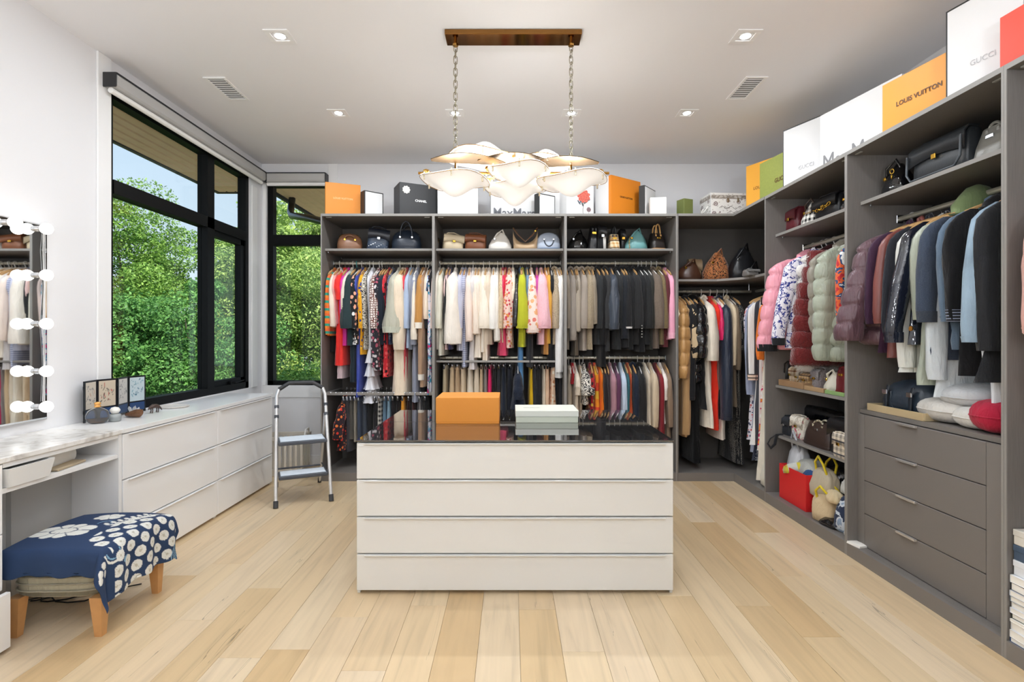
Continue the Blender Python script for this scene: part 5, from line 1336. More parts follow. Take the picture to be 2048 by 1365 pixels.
t = gbox('small plain off-white box standing before the dark-framed one', bx(1298), 4.76, .143, .10, .155, -.15, mat('#eae6df', .5))
t = gbox('small olive green box on the corner wardrobe', bx(1368), 4.80, .105, .10, .160, .40, OLV)
# vintage suitcase box
t = thing('keepsake_suitcase', 'white cardboard suitcase box with vintage print and rope handle', 'box', (bx(1420), 4.78, ZB), .08)
def casecol(s, q):
    x, y = s*.33, q*.205
    n = math.sin(x*90+math.sin(y*60))*math.sin(y*130+2*math.sin(x*50))
    if .150 < y < .185: return '#b9b3ab' if n > .1 else '#8e857c'
    for cx_, cy_, r_ in ((.045, .105, .022), (.16, .135, .018), (.26, .125, .018), (.03, .018, .02), (.085, .03, .012), (.29, .165, .02)):
        d = math.hypot(x-cx_, y-cy_)
        if d < r_ and math.sin(d*500) > -.3: return '#6f5a5c'
    if .055 < y < .09 and .08 < x < .29 and abs(y-.072-.012*math.sin(x*75)) < .0022: return '#6b6460'
    if .02 < y < .05 and .15 < x < .25 and abs(y-.034-.009*math.sin(x*110)) < .002: return '#7a7470'
    if n > .75: return '#bdb8b1'
    return '#e3e1dd'
MB().bevbox(0, .33, .001, .22, 0, .155, .003).build('body', CARD, t); MB().bevbox(-.003, .333, -.001, .223, .150, .205, .003).build('lid', CARD, t)
painted('vintage_print', 110, 70, casecol, lambda s, q: (s*.33, -.003, q*.205), t, .6)
painted('vintage_print', 60, 50, lambda s, q: casecol(s*.6, q), lambda s, q: (-.0045, .22-s*.22, q*.205), t, .6)
text('Love', .055, mat('#57504c', .6), t, T(.15, -.0042, .073) @ RX(PI/2), shear=.5)
MB().tube([(-.004, .05, .09), (-.03, .06, .05), (-.04, .09, .035), (-.035, .12, .045), (-.004, .15, .09)], .006, 8).build('rope_handle', mat('#f0eee8', .8), t, True)
MB().bevbox(.15, .17, -.007, -.003, .12, .16, .002).build('latch', mat('#8b7d68', .4, .5), t)
MB().bevbox(.245, .265, -.007, -.003, .12, .16, .002).build('latch', mat('#8b7d68', .4, .5), t)
# right wall boxes: (far corner x,y) -> (near corner x,y)
def rbox(label, xa, ya, xb, yb, D, H, m, **k):
    # front face from far point a to near point b, facing the room; local x runs from far to near
    yaw = math.atan2(yb-ya, xb-xa); W = math.hypot(xb-xa, yb-ya)
    return gbox(label, xa, ya, W, D, H, yaw, m, **k), W
t, W_ = rbox('amber box leaning at the far end of the right wardrobe', 2.05, 4.60, 2.21, 4.25, .10, .382, mat('#edaa3c', .5, name='amber_card')); face_text(t, 'LOUIS VUITTON', .26, W_, .382, INKD, z=.17, x=.21)
t, W_ = rbox('olive green textured box before the amber one', 2.02, 4.285, 2.08, 3.90, .05, .302, mat('#8c9448', .6, name='green_card', var=.15, bs=60)); face_text(t, 'GUCCI', .14, W_, .302, INKD, x=.26, z=.11, bold=.02)
t, W_ = rbox('white box with thin black frame above the puffer bay', 2.03, 3.945, 2.18, 3.58, .09, .441, CARD, edge=BLKC); face_text(t, 'GUCCI', .12, W_, .441, INKF, z=.12)
t, W_ = rbox('large white box with one grey serif letter in the middle of the right wardrobe', 2.05, 3.50, 2.17, 2.93, .10, .365, CARD)
SRF = mat('#6c6e74', .5); text('MaxMara', .48, INKG, t, T(.27, -.0012, .034) @ RX(PI/2), h=.115)
sr = MB()
for x0, x1 in ((.022, .048), (.088, .118)): sr.box(x0, x1, -.0018, -.0008, .001, .004)
sr.build('letter_serifs', SRF, t)
t, W_ = rbox('wide orange box above the drawer bay', 2.03, 2.885, 2.11, 2.475, .12, .275, mat('#e79b34', .5, name='orange_card3')); face_text(t, 'LOUIS VUITTON', .245, W_, .275, INKD, z=.135, bold=.03)
t, W_ = rbox('tall white box with black edge above the drawer bay', 2.02, 2.455, 2.10, 2.15, .14, .415, CARD, edge=BLKC); face_text(t, 'GUCCI', .10, W_, .415, INKF, z=.12)
t, W_ = rbox('red box at the right edge of the view', 2.01, 2.170, 2.05, 1.75, .14, .215, mat('#d9503f', .5, name='red_card'))
t = gbox('dark green box behind the red box at the right edge', 2.24, 2.12, .20, .2, .42, -PI/2, mat('#3d4a3f', .5))
# ------------------------------------------------------------------ handbags
GLD = mat('#d6a945', .22, 1, name='gold_hardware'); SLV = mat('#cfd2d6', .2, 1, name='silver_hardware')
def arch(x0, x1, y, zb_, h, r, m, t, lean=0, n=12, name='handle'):
    pts = []
    for i in range(n+1):
        a = PI*i/n; pts.append(((x0+x1)/2-(x1-x0)/2*math.cos(a), y+lean*math.sin(a), zb_+h*math.sin(a)))
    return MB().tube(pts, r, 8).build(name, m, t, True)
def chain(pts, m, t, r=.006, name='chain_strap'):
    mb = MB(); P = [Vector(p) for p in pts]
    for i in range(len(P)-1):
        k = max(1, int((P[i+1]-P[i]).length/(r*2.0)))
        for j in range(k):
            p = P[i].lerp(P[i+1], (j+.5)/k); d = (P[i+1]-P[i]).normalized(); q = d.to_track_quat('X', 'Z').to_matrix().to_4x4()
            mb.add(MB().tube([(r*1.25*math.cos(2*PI*a/8), r*.8*math.sin(2*PI*a/8), 0) for a in range(8)], r*.28, 5, True).xf(T(*p) @ q @ RX(PI/2*(j % 2))).v, [(a*5+b, a*5+(b+1) % 5, ((a+1) % 8)*5+(b+1) % 5, ((a+1) % 8)*5+b) for a in range(8) for b in range(5)])
    return mb.build(name, m, t, True)
def bag(kind, label, loc, rz, W, D, H, m, hw=GLD, m2=None, tilt=0, hh=.1, name='handbag', strapm=None, cat='handbag'):
    t = thing(name, label, cat, loc, 0, 'handbags in the wardrobes', rot=(0, tilt, rz)); fm = fab(m); f2 = fab(m2) if m2 else fm; sm = fab(strapm) if strapm else f2
    if kind == 'dome':
        MB().loft([(0, 0, 0, W*.46, D*.44), (.008, 0, 0, W*.5, D*.5), (H*.35, 0, 0, W*.5, D*.5), (H*.65, 0, 0, W*.47, D*.42), (H*.85, 0, 0, W*.37, D*.28), (H*.96, 0, 0, W*.22, D*.14), (H, 0, 0, W*.08, D*.05)], 28, 2.8, wr_fn(RG, .015)).build('body', fm, t, True)
        MB().loft([(-.0, 0, 0, W*.47, D*.46), (.012, 0, 0, W*.508, D*.51), (H*.14, 0, 0, W*.508, D*.512)], 28, 2.8).build('base', f2, t, True)
        MB().tube([(-W*.42, 0, H*.80), (-W*.3, 0, H*.93), (0, 0, H*1.0), (W*.3, 0, H*.93), (W*.42, 0, H*.80)], .0035, 6).build('zip', hw, t)
        for s_ in (-1, 1):
            arch(-W*.2, W*.2, s_*D*.42, H*.62, hh, .006, sm, t, lean=s_*.012); 
        for x in (-.2, .2): MB().lathe([(.0005, 0), (.009, 0), (.009, .004), (.0005, .005)], 12).xf(T(x*W, -D*.46, H*.60) @ RX(PI/2)).build('stud', hw, t)
    elif kind == 'flap':
        MB().loft([(0, 0, 0, W*.46, D*.42), (.01, 0, 0, W*.5, D*.5), (H*.5, 0, 0, W*.5, D*.48), (H*.9, 0, 0, W*.485, D*.38), (H, 0, 0, W*.46, D*.22)], 28, 4.5, wr_fn(RG, .012)).build('body', fm, t, True)
        fl_ = []
        for x_ in np.linspace(-1, 1, 13):
            dz = H*(.42+.10*x_*x_); fl_.append([(x_*W*.495, D*.12, H*1.005), (x_*W*.497, -D*.32, H*1.01), (x_*W*.5, -D*.53, H*.88), (x_*W*.5, -D*.56, H-dz*1.0), (x_*W*.5, -D*.50, H-dz*1.0), (x_*W*.49, -D*.46, H*.86), (x_*W*.48, -D*.28, H*.97), (x_*W*.47, D*.12, H*.97)])
        MB().loops(fl_).build('flap', f2, t, True)
        MB().bevbox(-.014, .014, -D*.56-.006, -D*.54, H*.50, H*.62, .002).build('clasp', hw, t)
        MB().tube([(-W*.48, 0, H*.9), (-W*.3, -D*.3, H+hh*.5), (0, -D*.1, H+hh), (W*.3, D*.1, H+hh*.5), (W*.48, 0, H*.9)], .005, 7).build('strap', sm, t, True) if hh > 0 else chain([(-W*.48, 0, H*.95), (-W*.52, -D*.55, H*.5), (-W*.45, -D*.75, .01), (W*.1, -D*.8, .008)], hw, t)
    elif kind == 'tote':
        MB().loft([(0, 0, 0, W*.5, D*.5), (.01, 0, 0, W*.52, D*.52), (H*.5, 0, 0, W*.49, D*.42), (H*.97, 0, 0, W*.42, D*.24), (H, 0, 0, W*.41, D*.20)], 28, 5, wr_fn(RG, .01)).build('body', fm, t, True)
        MB().loft([(-.001, 0, 0, W*.505, D*.51), (.012, 0, 0, W*.53, D*.53), (H*.12, 0, 0, W*.52, D*.52)], 28, 5).build('base', f2, t, True)
        for s_ in (-1, 1): arch(-W*.18, W*.18, s_*D*.20, H*.9, hh, .007, sm, t)
        MB().bevbox(-.02, .02, -D*.36-.004, -D*.30, H*.66, H*.76, .002).build('clasp', hw, t)
        for x in (-.18, .18): MB().bevbox(x*W-.008, x*W+.008, -D*.30, -D*.22, H*.78, H*.92, .002).build('tab', sm, t)
    elif kind == 'hobo':
        lo = []
        for i in range(25):
            a = PI*i/24; x = -math.cos(a)*W*.5; top = H*(.95-.62*math.sin(a)**.8); lo.append([(x, -D*.05, top), (x, -D*.42*math.sin(max(.2, a if a < PI/2 else PI-a)), top*.55), (x*.94, -D*.5*math.sin(max(.25, a if a < PI/2 else PI-a)), .02), (x*.92, 0, 0), (x*.94, D*.5*math.sin(max(.25, a if a < PI/2 else PI-a)), .02), (x, D*.42*math.sin(max(.2, a if a < PI/2 else PI-a)), top*.55), (x, D*.05, top)])
        MB().loops(lo).build('body', fm, t, True)
        MB().tube([(-W*.49, -D*.05, H*.93), (-W*.3, -D*.4, H*.62), (0, -D*.46, H*.34), (W*.3, -D*.4, H*.62), (W*.49, -D*.05, H*.93)], .007, 8).build('strap', sm, t, True)
        MB().lathe([(.006, -.003), (.010, 0), (.006, .003)], 12).xf(T(W*.40, -D*.34, H*.78) @ RX(PI/2)).build('ring', hw, t)
    elif kind == 'slouch':
        MB().loft([(0, 0, 0, W*.44, D*.42), (.015, 0, 0, W*.5, D*.5), (H*.3, .0, 0, W*.49, D*.48), (H*.6, W*.03, 0, W*.38, D*.36), (H*.82, W*.06, 0, W*.24, D*.26), (H, W*.05, 0, W*.10, D*.12)], 24, 2.2, wr_fn(RG, .09)).build('body', fm, t, True)
        MB().tube([(-W*.25, -D*.2, H*.66), (-W*.1, -D*.35, H*.9), (W*.12, -D*.2, H*1.12), (W*.3, 0, H*.62)], .008, 8).build('strap', sm, t, True)
        MB().lathe([(.008, -.003), (.012, 0), (.008, .003)], 12).xf(T(-W*.22, -D*.34, H*.62) @ RX(PI/2)).build('ring', hw, t)
    return t
ZS = 2.0935
def sh(px, w_px, top, Y=4.95): return (PX(px, Y-.08), Y, ZS), w_px*(Y-.08)/F, PZ(top, Y-.04)-ZS
def back_bag(px0, px1, top, kind, label, m, **k):
    Y = k.pop('Y', 4.96); rz = k.pop('rz', .0); D = k.pop('D', .12); zb_ = k.pop('zb', ZS)
    yf = Y-D/2; W = (px1-px0)*yf/F; H = PZ(top, Y)-zb_; k.setdefault('hh', .06)
    return bag(kind, label, (PX((px0+px1)/2, yf), Y, zb_), rz, W*(.9 if rz else 1), D, max(.05, H), m, **k)
back_bag(667, 722, 468, 'dome', 'tan brown rounded handbag at the left of the left bay shelf', 'lea:#8a6248', hh=.035, D=.16, rz=.3)
back_bag(728, 775, 460, 'flap', 'dark blue studded shoulder bag leaning between two bags', 'lea:#3c4a5e', m2='lea:#20242e', tilt=.10, hw=SLV, hh=.03, rz=.25)
st = [o for o in bpy.data.objects if o.get('label', '').startswith('dark blue studded')][0]
for q in range(10): MB().lathe([(.005, 0), (.0035, .003), (.0005, .004)], 8).xf(T(-.08+.018*q, -.070, .03+.012*(q % 4)) @ RX(PI/2)).build('stud', SLV, st)
back_bag(777, 843, 461, 'dome', 'large navy handbag with tall round handles', 'lea:#1e2734', hh=.14, D=.18, hw=SLV, rz=.1)
t = thing('beaded_clutch', 'black clutch with gold beads at the shelf edge', 'handbag', (PX(875, 4.93), 4.95, ZS), 0, 'handbags in the wardrobes')
MB().loft([(0, 0, 0, .022, .05), (.01, 0, 0, .025, .055), (.11, 0, 0, .022, .05), (.12, 0, 0, .015, .045)], 14, 3).build('body', fab('lea:#1d1916'), t, True)
for q in range(14): MB().lathe([(.0005, -.005), (.005, 0), (.0005, .005)], 6).xf(T(RG.uniform(-.018, .018), -.056, .01+.0075*q)).build('bead', GLD, t)
back_bag(880, 926, 471, 'flap', 'cream flap bag on the middle shelf', 'lea:#d3c2a3', hh=.02, rz=.25, D=.13, tilt=.08)
back_bag(927, 973, 471, 'flap', 'chestnut brown bag on the middle shelf', 'lea:#7d4a2e', hh=.02, rz=-.1, D=.13, tilt=.08)
back_bag(976, 1022, 466, 'slouch', 'white quilted bag with knotted strap', 'lea:#e6e1d8', hw=SLV, D=.14)
back_bag(1026, 1076, 453, 'hobo', 'beige half-moon shoulder bag with brown strap', 'lea:#bfa27f', strapm='lea:#6b4a33', D=.13)
back_bag(1074, 1122, 466, 'dome', 'pale blue rounded handbag with dark blue handles', 'lea:#b9c3d3', m2='lea:#4f7096', strapm='lea:#38424f', hh=-.07, hw=SLV, D=.13)
back_bag(1136, 1178, 466, 'slouch', 'shiny black slouchy bag at the left of the corner-side shelf', 'pat:#141414', hw=SLV, D=.14)
back_bag(1177, 1195, 455, 'tote', 'narrow black bag standing edge-on', 'lea:#17171a', hh=.01, tilt=.10, D=.2)
back_bag(1197, 1214, 455, 'flap', 'black and white striped edge-on flap bag', 'strv:#d9d7d2:#1c1c1f:.22', m2='lea:#1b1b1e', hw=SLV, hh=.01, D=.2)
back_bag(1221, 1241, 470, 'tote', 'black handbag with checked beige side panel', 'pla:#c99a5e:#e8d9b8:#2a2220:1.2', m2='pla:#c99a5e:#e8d9b8:#2a2220:1.2', strapm='lea:#17171a', hh=.08, D=.2)
back_bag(1241, 1252, 462, 'flap', 'thin black bag behind the teal one', 'lea:#151518', hh=.01, D=.2, Y=5.03)
back_bag(1252, 1298, 463, 'slouch', 'teal leather handbag with chain and rolled handles', 'lea:#6fa3a3', m2='lea:#6fa3a3', D=.14)
t = [o for o in bpy.data.objects if o.get('label', '').startswith('teal leather')][0]; chain([(-.07, -.07, .13), (-.08, -.085, .07), (-.075, -.085, .01)], GLD, t)
back_bag(1301, 1333, 468, 'tote', 'dark handbag with honey wooden handle and tan side', 'lea:#2a2320', m2='lea:#c98d4d', strapm='plain:#d3a468', hh=.10, D=.15, rz=.2)
# corner shelf (lower)
ZK = 1.8155
back_bag(1358, 1408, 524, 'slouch', 'dark brown soft bag on the corner shelf', 'lea:#4a2e20', zb=ZK, D=.2, tilt=.1)
back_bag(1378, 1405, 520, 'flap', 'beige bag behind the brown one on the corner shelf', 'lea:#a38a6b', zb=ZK, D=.1, Y=5.13, hh=.005)
back_bag(1413, 1468, 506, 'slouch', 'leopard print bag on the corner shelf', 'spl:#a8683e:#1c1310:#c98a55:3', zb=ZK, D=.2)
back_bag(1465, 1522, 497, 'slouch', 'black soft leather bag at the right of the corner shelf', 'lea:#17171a', zb=ZK, D=.22, hw=SLV, Y=4.9)
t = [o for o in bpy.data.objects if o.get('label', '').startswith('black soft leather bag')][0]
MB().tube([(.05, -.14, .03), (.02, -.16, .10), (.09, -.10, .16), (.14, -.05, .06)], .007, 8).build('long_strap', fab('lea:#121215'), t, True)
back_bag(1496, 1520, 540, 'flap', 'grey bag lying beside the black one on the corner shelf', 'lea:#7a7876', zb=ZK, D=.14, Y=4.55, hw=SLV, hh=.01)
# right wall shelf bags: axis along Y
def side_bag(px0, px1, z0, top, kind, label, m, X=2.22, **k):
    # px0 (far) .. px1 (near) measured on the face at X-D/2
    D = k.pop('D', .14); k.setdefault('hh', .05); rz = k.pop('rz', 0)
    xf = X-D/2; y0 = F*xf/(px0-VX); y1 = F*xf/(px1-VX); W = abs(y0-y1); ym = (y0+y1)/2; H = PZ(top, ym)-z0
    return bag(kind, label, (X, ym, z0), -PI/2+rz, W, D, max(.05, H), m, **k)
ZSR = 2.0935
t = side_bag(1567, 1590, ZSR, 418, 'flap', 'small burgundy quilted bag with gold chain', 'lea:#5d2028', hh=-1)
side_bag(1594, 1622, ZSR, 405, 'slouch', 'black and white checked bucket bag', 'pla:#e6e2da:#1c1a1a:#a98a5c:1.0', strapm='lea:#3a2a22')
side_bag(1624, 1672, ZSR, 392, 'flap', 'black flap bag with heavy gold chain front', 'lea:#1c1d20', hh=.02)
t = [o for o in bpy.data.objects if o.get('label', '').startswith('black flap bag with heavy')][0]; chain([(-.10, -.085, .09), (-.03, -.09, .075), (.04, -.09, .08), (.10, -.085, .10)], GLD, t, r=.014, name='gold_chain')
side_bag(1672, 1700, ZSR, 378, 'slouch', 'crinkled black bag next to the divider', 'pat:#232325', hh=.02)
side_bag(1748, 1796, ZSR, 330, 'slouch', 'shiny black patent bag with gold fittings at the left of the upper shelf', 'pat:#101013')
t = [o for o in bpy.data.objects if o.get('label', '').startswith('shiny black patent bag')][0]; chain([(.08, -.09, .14), (.09, -.1, .08)], GLD, t, r=.012)
side_bag(1818, 1930, ZSR, 275, 'flap', 'large dark grey saddle bag with rounded flap', 'lea:#32363a', D=.12, hh=.005)
t = [o for o in bpy.data.objects if o.get('label', '').startswith('large dark grey saddle')][0]
W_ = .42; MB().tube([(-.17, -.075, .17), (-.17, -.078, .07), (-.14, -.08, .03), (.14, -.08, .03), (.17, -.078, .07), (.17, -.075, .17)], .006, 8).build('piping', fab('lea:#4a5056'), t, True)
side_bag(1938, 2003, ZSR, 250, 'tote', 'stiff taupe grey handbag with belted flap', 'lea:#8b8982', D=.16, hh=.03, hw=SLV, X=2.26)
# shelf at .916: trays and small bags
ZQ = .9165
def tray_box(px0, px1, label, m, h, X0=2.085, D=.22, name='shallow_tray', z=ZQ):
    y0 = F*X0/(px0-VX)-.004; y1 = F*X0/(px1-VX)+.004; t = thing(name, label, 'tray', (X0+.002, y0, z), -PI/2); W = y0-y1
    MB().bevbox(0, W, 0, .006, 0, h, .001).bevbox(0, W, D-.006, D, 0, h, .001).bevbox(0, .006, .006, D-.006, 0, h, .001).bevbox(W-.006, W, .006, D-.006, 0, h, .001).bevbox(.006, W-.006, .006, D-.006, 0, .004, .001).build('tray_body', m, t)
    return t
tray_box(1556, 1606, 'tan cardboard tray at the left of the shelf below the puffers', mat('#a4825f', .7), .045)
tray_box(1607, 1647, 'shallow tan tray in the middle of the shelf below the puffers', mat('#b0916b', .7), .03)
tray_box(1648, 1688, 'shallow green tray holding small bags', mat('#8fae6f', .6), .025)
ZQ2 = ZQ+.006
side_bag(1560, 1570, ZQ2, 722, 'flap', 'upright black clutch at the shelf end', 'lea:#17181c', hh=.01, X=2.20, D=.12)
side_bag(1572, 1588, ZQ2, 734, 'flap', 'beige checked small bag behind the tan tray', 'pla:#cdb08c:#e2cfb2:#8a5a3c:1', X=2.22, D=.10, hh=.02)
side_bag(1588, 1598, ZQ2, 742, 'flap', 'cream round small bag', 'lea:#d8cdbb', X=2.24, D=.10, hh=.03)
side_bag(1599, 1618, ZQ2, 748, 'flap', 'brown checked small bag with gold clasp', 'pla:#8f6b45:#c9a877:#4a3222:1.2', X=2.19, D=.12, hh=-1)
side_bag(1621, 1637, ZQ2, 740, 'flap', 'grey fur small bag', 'fur:#8d8587', X=2.20, D=.10, hh=.02)
side_bag(1640, 1662, ZQ2, 745, 'slouch', 'small cream bucket bag in the green tray', 'lea:#ddd8c8', X=2.17, D=.13, hh=.03)
side_bag(1664, 1688, ZQ2, 735, 'tote', 'small dark red bag next to the divider', 'lea:#6b1a22', X=2.20, D=.12, hh=.02)
# shelf at .53
ZR = .5305
side_bag(1560, 1578, ZR, 834, 'flap', 'small dark grey camera bag at the left of the lower shelf', 'lea:#2c3036', X=2.18, D=.12, hw=SLV, hh=.01)
side_bag(1580, 1604, ZR, 833, 'flap', 'white beaded bag with pink trim', 'spl:#e9e3d6:#d8cfc0:#c9536a:2', X=2.17, D=.08, m2='spl:#e9e3d6:#c0b6a6:#d8cfc0:2', hh=.01)
side_bag(1603, 1652, ZR, 846, 'tote', 'worn dark brown doctor bag with snake strap', 'lea:#3a2c27', X=2.17, D=.13, hw=SLV, strapm='spl:#d8cdb0:#3a332a:#e6dcc4:3', hh=.03)
side_bag(1655, 1690, ZR, 838, 'flap', 'black flap bag with gold chain letters', 'lea:#16171b', X=2.17, D=.12, hh=.01)
side_bag(1664, 1690, ZR, 868, 'flap', 'small checked beige and white pouch in front', 'pla:#e3d7c3:#8b8378:#3b3c45:1', X=2.085, D=.04, hh=.01)
side_bag(1598, 1690, ZR, 818, 'flap', 'long black case standing behind the other bags', 'pat:#121318', X=2.34, D=.08, hh=.005, hw=SLV)
t = thing('shoulder_strap', 'black ribbon strap dangling off the lower shelf', 'strap', (2.065, 4.10, ZR), 0)
MB().tube([(.03, -.01, .004), (-.01, -.005, .0), (-.05, 0, -.03), (-.07, .0, -.07), (-.055, -.02, -.10), (-.025, -.02, -.07), (-.01, -.02, .002), (.04, -.02, .004)], .011, 8, flat=.25).build('ribbon', fab('plain:#1c1c1f'), t, True)
# floor of the puffer bay: red box and its bags
ZF = .0755
t = thing('open_box', 'open red box full of fabric bags at the bottom of the puffer bay', 'box', (2.045, 4.02, ZF), -PI/2)
RED = mat('#d8262a', .45, name='red_card2')
W_, D_, H_ = .36, .30, .255
MB().bevbox(0, W_, 0, .004, 0, H_, .001).build('front_panel', RED, t); MB().bevbox(0, .004, .004, D_, 0, H_, .001).bevbox(W_-.004, W_, .004, D_, 0, H_, .001).bevbox(.004, W_-.004, D_-.004, D_, 0, H_, .001).bevbox(.004, W_-.004, .004, D_-.004, 0, .004, .001).build('box_body', RED, t)
def soft(label, cat, name, loc, rz, W, D, H, fb, handle=None, tilt=(0, 0), p=2.3, wr=.13):
    t = thing(name, label, cat, loc, 0, None, rot=(tilt[0], tilt[1], rz))
    MB().loft([(0, 0, 0, W*.38, D*.4), (H*.08, 0, 0, W*.48, D*.5), (H*.4, 0, 0, W*.5, D*.48), (H*.75, 0, 0, W*.44, D*.36), (H*.93, 0, 0, W*.30, D*.24), (H, 0, 0, W*.12, D*.1)], 30, p, wr_fn(RG, wr)).build('body', fab(fb), t, True)
    if handle: 
        for s_ in (-1, 1): MB().tube([(-W*.25, s_*D*.15, H*.8), (-W*.22, s_*D*.25, H*1.15), (0, s_*D*.3, H*1.4), (W*.22, s_*D*.28, H*1.15), (W*.26, s_*D*.15, H*.78)], .008, 8).build('handle', fab(handle), t, True)
    return t
soft('silver crinkled metallic bag in the red box', 'bag', 'foil_bag', (2.15, 3.93, .24), -PI/2, .18, .16, .25, 'pat:#b9bcc2', 'pat:#a9acb4')
soft('grey tote with yellow trim lying on the red box', 'bag', 'tote_bag', (2.15, 3.80, .28), -PI/2, .30, .16, .13, 'plain:#a7a8a2', None, (0, -.25))
soft('blue fabric pouch in the red box', 'bag', 'pouch', (2.11, 3.71, .22), -PI/2, .12, .12, .14, 'plain:#2b4a78')
soft('beige bag with bright yellow handles', 'bag', 'tote_bag', (2.14, 3.59, .20), -PI/2, .24, .16, .20, 'plain:#b9ad96', 'plain:#d8c02a')
soft('black folded bag behind the silver one', 'bag', 'pouch', (2.34, 3.72, .20), -PI/2, .3, .16, .22, 'plain:#1e2024')
soft('pale grey soft bag behind the yellow handles', 'bag', 'pouch', (2.32, 3.42, .20), -PI/2, .3, .18, .22, 'plain:#b7bcc0')
soft('crumpled cream cloth bag with yellow drawstring', 'bag', 'dust_bag', (2.11, 3.50, ZF), -PI/2+.3, .22, .17, .17, 'plain:#cdb793', 'plain:#d8c02a', (.1, 0), wr=.2)
soft('navy and white bag beside the divider', 'bag', 'pouch', (2.12, 3.30, ZF), -PI/2, .18, .16, .22, 'spl:#2a3650:#c9d2dc:#8fa3bd:.8')
soft('flat black patent pouch on the wardrobe floor', 'bag', 'pouch', (2.09, 3.46, ZF), -PI/2-.3, .30, .13, .05, 'pat:#131316')
soft('dark slate fabric bag behind the cloth bag', 'bag', 'pouch', (2.24, 3.60, ZF), -PI/2, .2, .16, .12, 'plain:#39404a')
soft('white folded bag with black edge nearest the divider', 'bag', 'pouch', (2.10, 3.24, ZF), -PI/2-.5, .20, .10, .07, 'plain:#dcdcdc')
t = thing('card_stack', 'small stack of white cards at the foot of the divider', 'cards', (1.995, 3.06, ZF+.0), .2)
for q in range(3): MB().bevbox(-.0+.002*q, .06+.002*q, -.03, .06, q*.004, q*.004+.0035, .0005).build('card', mat('#f2efe8', .6), t)
soft('yellow edged grey bag flap hanging over the red box rim', 'bag', 'pouch', (2.10, 3.86, .30), -PI/2+.5, .22, .09, .07, 'strv:#c6c7c0:#c9b93a:.2', None, (0, -.3), wr=.2)
soft('crumpled black plastic bag on top of the heap', 'bag', 'pouch', (2.24, 3.60, .30), -PI/2, .22, .14, .10, 'pat:#1b1c20', wr=.2)
soft('white crumpled cloth bag right of the yellow handles', 'bag', 'pouch', (2.20, 3.38, .28), -PI/2, .18, .14, .10, 'plain:#d9d9d6', wr=.2)
soft('cream leather pouch lying on the cloth bag', 'bag', 'pouch', (2.09, 3.40, .23), -PI/2-.3, .18, .10, .07, 'plain:#d5c29c', wr=.2)
# drawer chest top: tray, bag, pillows
ZG = .869
t = thing('shallow_tray', 'pale gold tray on top of the drawer chest', 'tray', (2.072, 3.07, ZG), -PI/2)
TG = mat('#d3bf97', .35, .3, name='gold_lacquer')
MB().bevbox(0, .42, 0, .006, 0, .04, .001).bevbox(0, .42, .234, .24, 0, .04, .001).bevbox(0, .006, .006, .234, 0, .04, .001).bevbox(.414, .42, .006, .234, 0, .04, .001).bevbox(.006, .414, .006, .234, 0, .006, .001).build('tray_body', TG, t)
t = bag('dome', 'navy leather duffle bag with silver buckles on the gold tray', (2.20, 2.86, ZG+.007), -PI/2, .38, .20, .185, 'lea:#28333f', hw=SLV, hh=-.10)
for x in (-.09, .09):
    MB().tube([(x, -.088, .15), (x, -.104, .10), (x, -.106, .03)], .013, 6, flat=.3).build('belt', fab('lea:#1a222b'), t, True); MB().bevbox(x-.018, x+.018, -.114, -.106, .10, .125, .002).build('buckle', SLV, t)
def pillow(label, x, y, z, rz, W, D, H, col, tilt=0, name='cushion'):
    t = thing(name, label, 'cushion', (x, y, z), 0, None, rot=(tilt, 0, rz))
    rows = []
    for i in range(11):
        a = -PI/2+PI*i/10; rows.append((H/2+H/2*math.sin(a), 0, 0, W/2*max(.12, math.cos(a)**.6), D/2*max(.12, math.cos(a)**.6)))
    MB().loft(rows, 28, 2.5, wr_fn(RG, .03)).build('filling', fab(col), t, True)
    MB().tube([(W*.497*math.copysign(abs(math.cos(2*PI*k/32))**.8, math.cos(2*PI*k/32)), D*.497*math.copysign(abs(math.sin(2*PI*k/32))**.8, math.sin(2*PI*k/32)), H/2) for k in range(32)], .004, 6, True).build('seam', fab(col), t, True)
    return t
pillow('cream velvet cushion left on the drawer chest', 2.20, 2.64, ZG, -PI/2, .30, .22, .12, 'vel:#cfccc6')
pillow('pale grey cushion lying on the cream one', 2.22, 2.54, ZG+.10, -PI/2+.3, .26, .20, .10, 'vel:#c3c6c9', .15)
pillow('ivory cushion between the grey and the crimson ones', 2.17, 2.445, ZG, -PI/2, .20, .16, .10, 'vel:#d8d6d0')
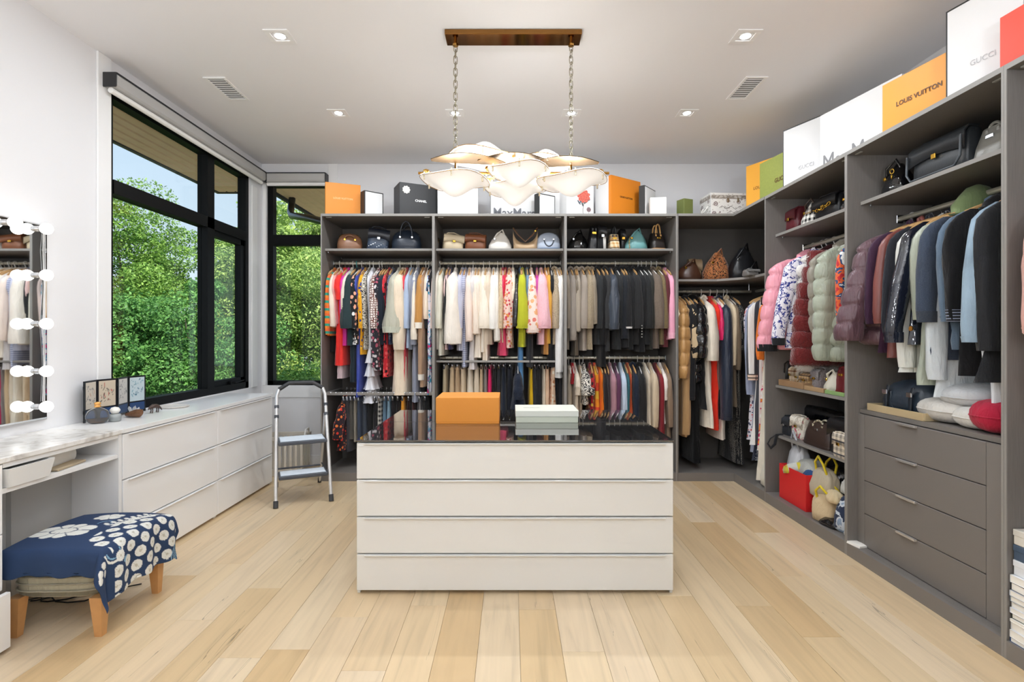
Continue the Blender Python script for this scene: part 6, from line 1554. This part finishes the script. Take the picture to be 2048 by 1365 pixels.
pillow('crimson velvet cushion at the right of the drawer chest', 2.18, 2.33, ZG+.0, -PI/2, .20, .24, .15, 'vel:#b01f3c')
soft('white tote bag hanging down behind the cushions', 'bag', 'tote_bag', (2.36, 2.42, ZG), -PI/2, .34, .12, .30, 'plain:#d4dadf')
soft('dark blue folded clothes at the back of the chest top', 'clothes', 'folded_clothes', (2.40, 2.72, ZG), -PI/2, .3, .18, .18, 'plain:#26354a')
# nearest bay: magazines
ZM = PH+.001
r_ = random.Random(4); zz = ZM
for i, (c, lb) in enumerate((('#3b5a8a', 'blue'), ('#e8e8e6', 'white'), ('#d9dbe0', 'pale grey'), ('#f0efe9', 'ivory'), ('#31402f', 'dark green'), ('#dfe3ea', 'light blue'), ('#e9e6df', 'cream'), ('#8d99a6', 'slate grey'), ('#c9cdd4', 'silver'), ('#2b2f36', 'black'), ('#eceef0', 'bright white'))):
    h = r_.choice((.012, .018, .022, .03)); t = thing('magazine', lb+' magazine in the stack at the bottom right corner', 'magazine', (1.998+r_.uniform(0, .012), 2.112, zz), -PI/2+r_.uniform(-.04, .04), 'magazines in the nearest bay')
    MB().bevbox(0, .22, 0, .29, .001, h-.001, .0005).build('pages', mat('#efece4', .8), t); MB().bevbox(-.001, .223, -.002, .292, h-.0015, h, .0003).bevbox(-.001, .223, -.002, .292, 0, .0015, .0003).bevbox(-.002, -.0005, -.002, .292, .001, h-.001, .0002).build('cover', mat(c, .35), t)
    zz += h+.0008
for i, c in enumerate(('#dfe2e6', '#45566b', '#d7d2c8')):
    t = thing('storage_box', ('white', 'blue grey', 'beige')[i]+' flat box stacked above the magazines at the right edge', 'box', (2.012, 2.112, zz), -PI/2)
    MB().bevbox(0, .24, 0, .28, 0, .055, .002).build('base', mat(c, .5), t); MB().bevbox(-.002, .242, -.002, .282, .035, .06, .002).build('lid', mat(c, .5), t); zz += .061
# bags under the corner clothes
soft('crumpled white cotton bag at the foot of the corner side rail', 'bag', 'dust_bag', (2.12, 4.27, ZF), -PI/2, .20, .16, .22, 'plain:#e3decf', None, wr=.16)
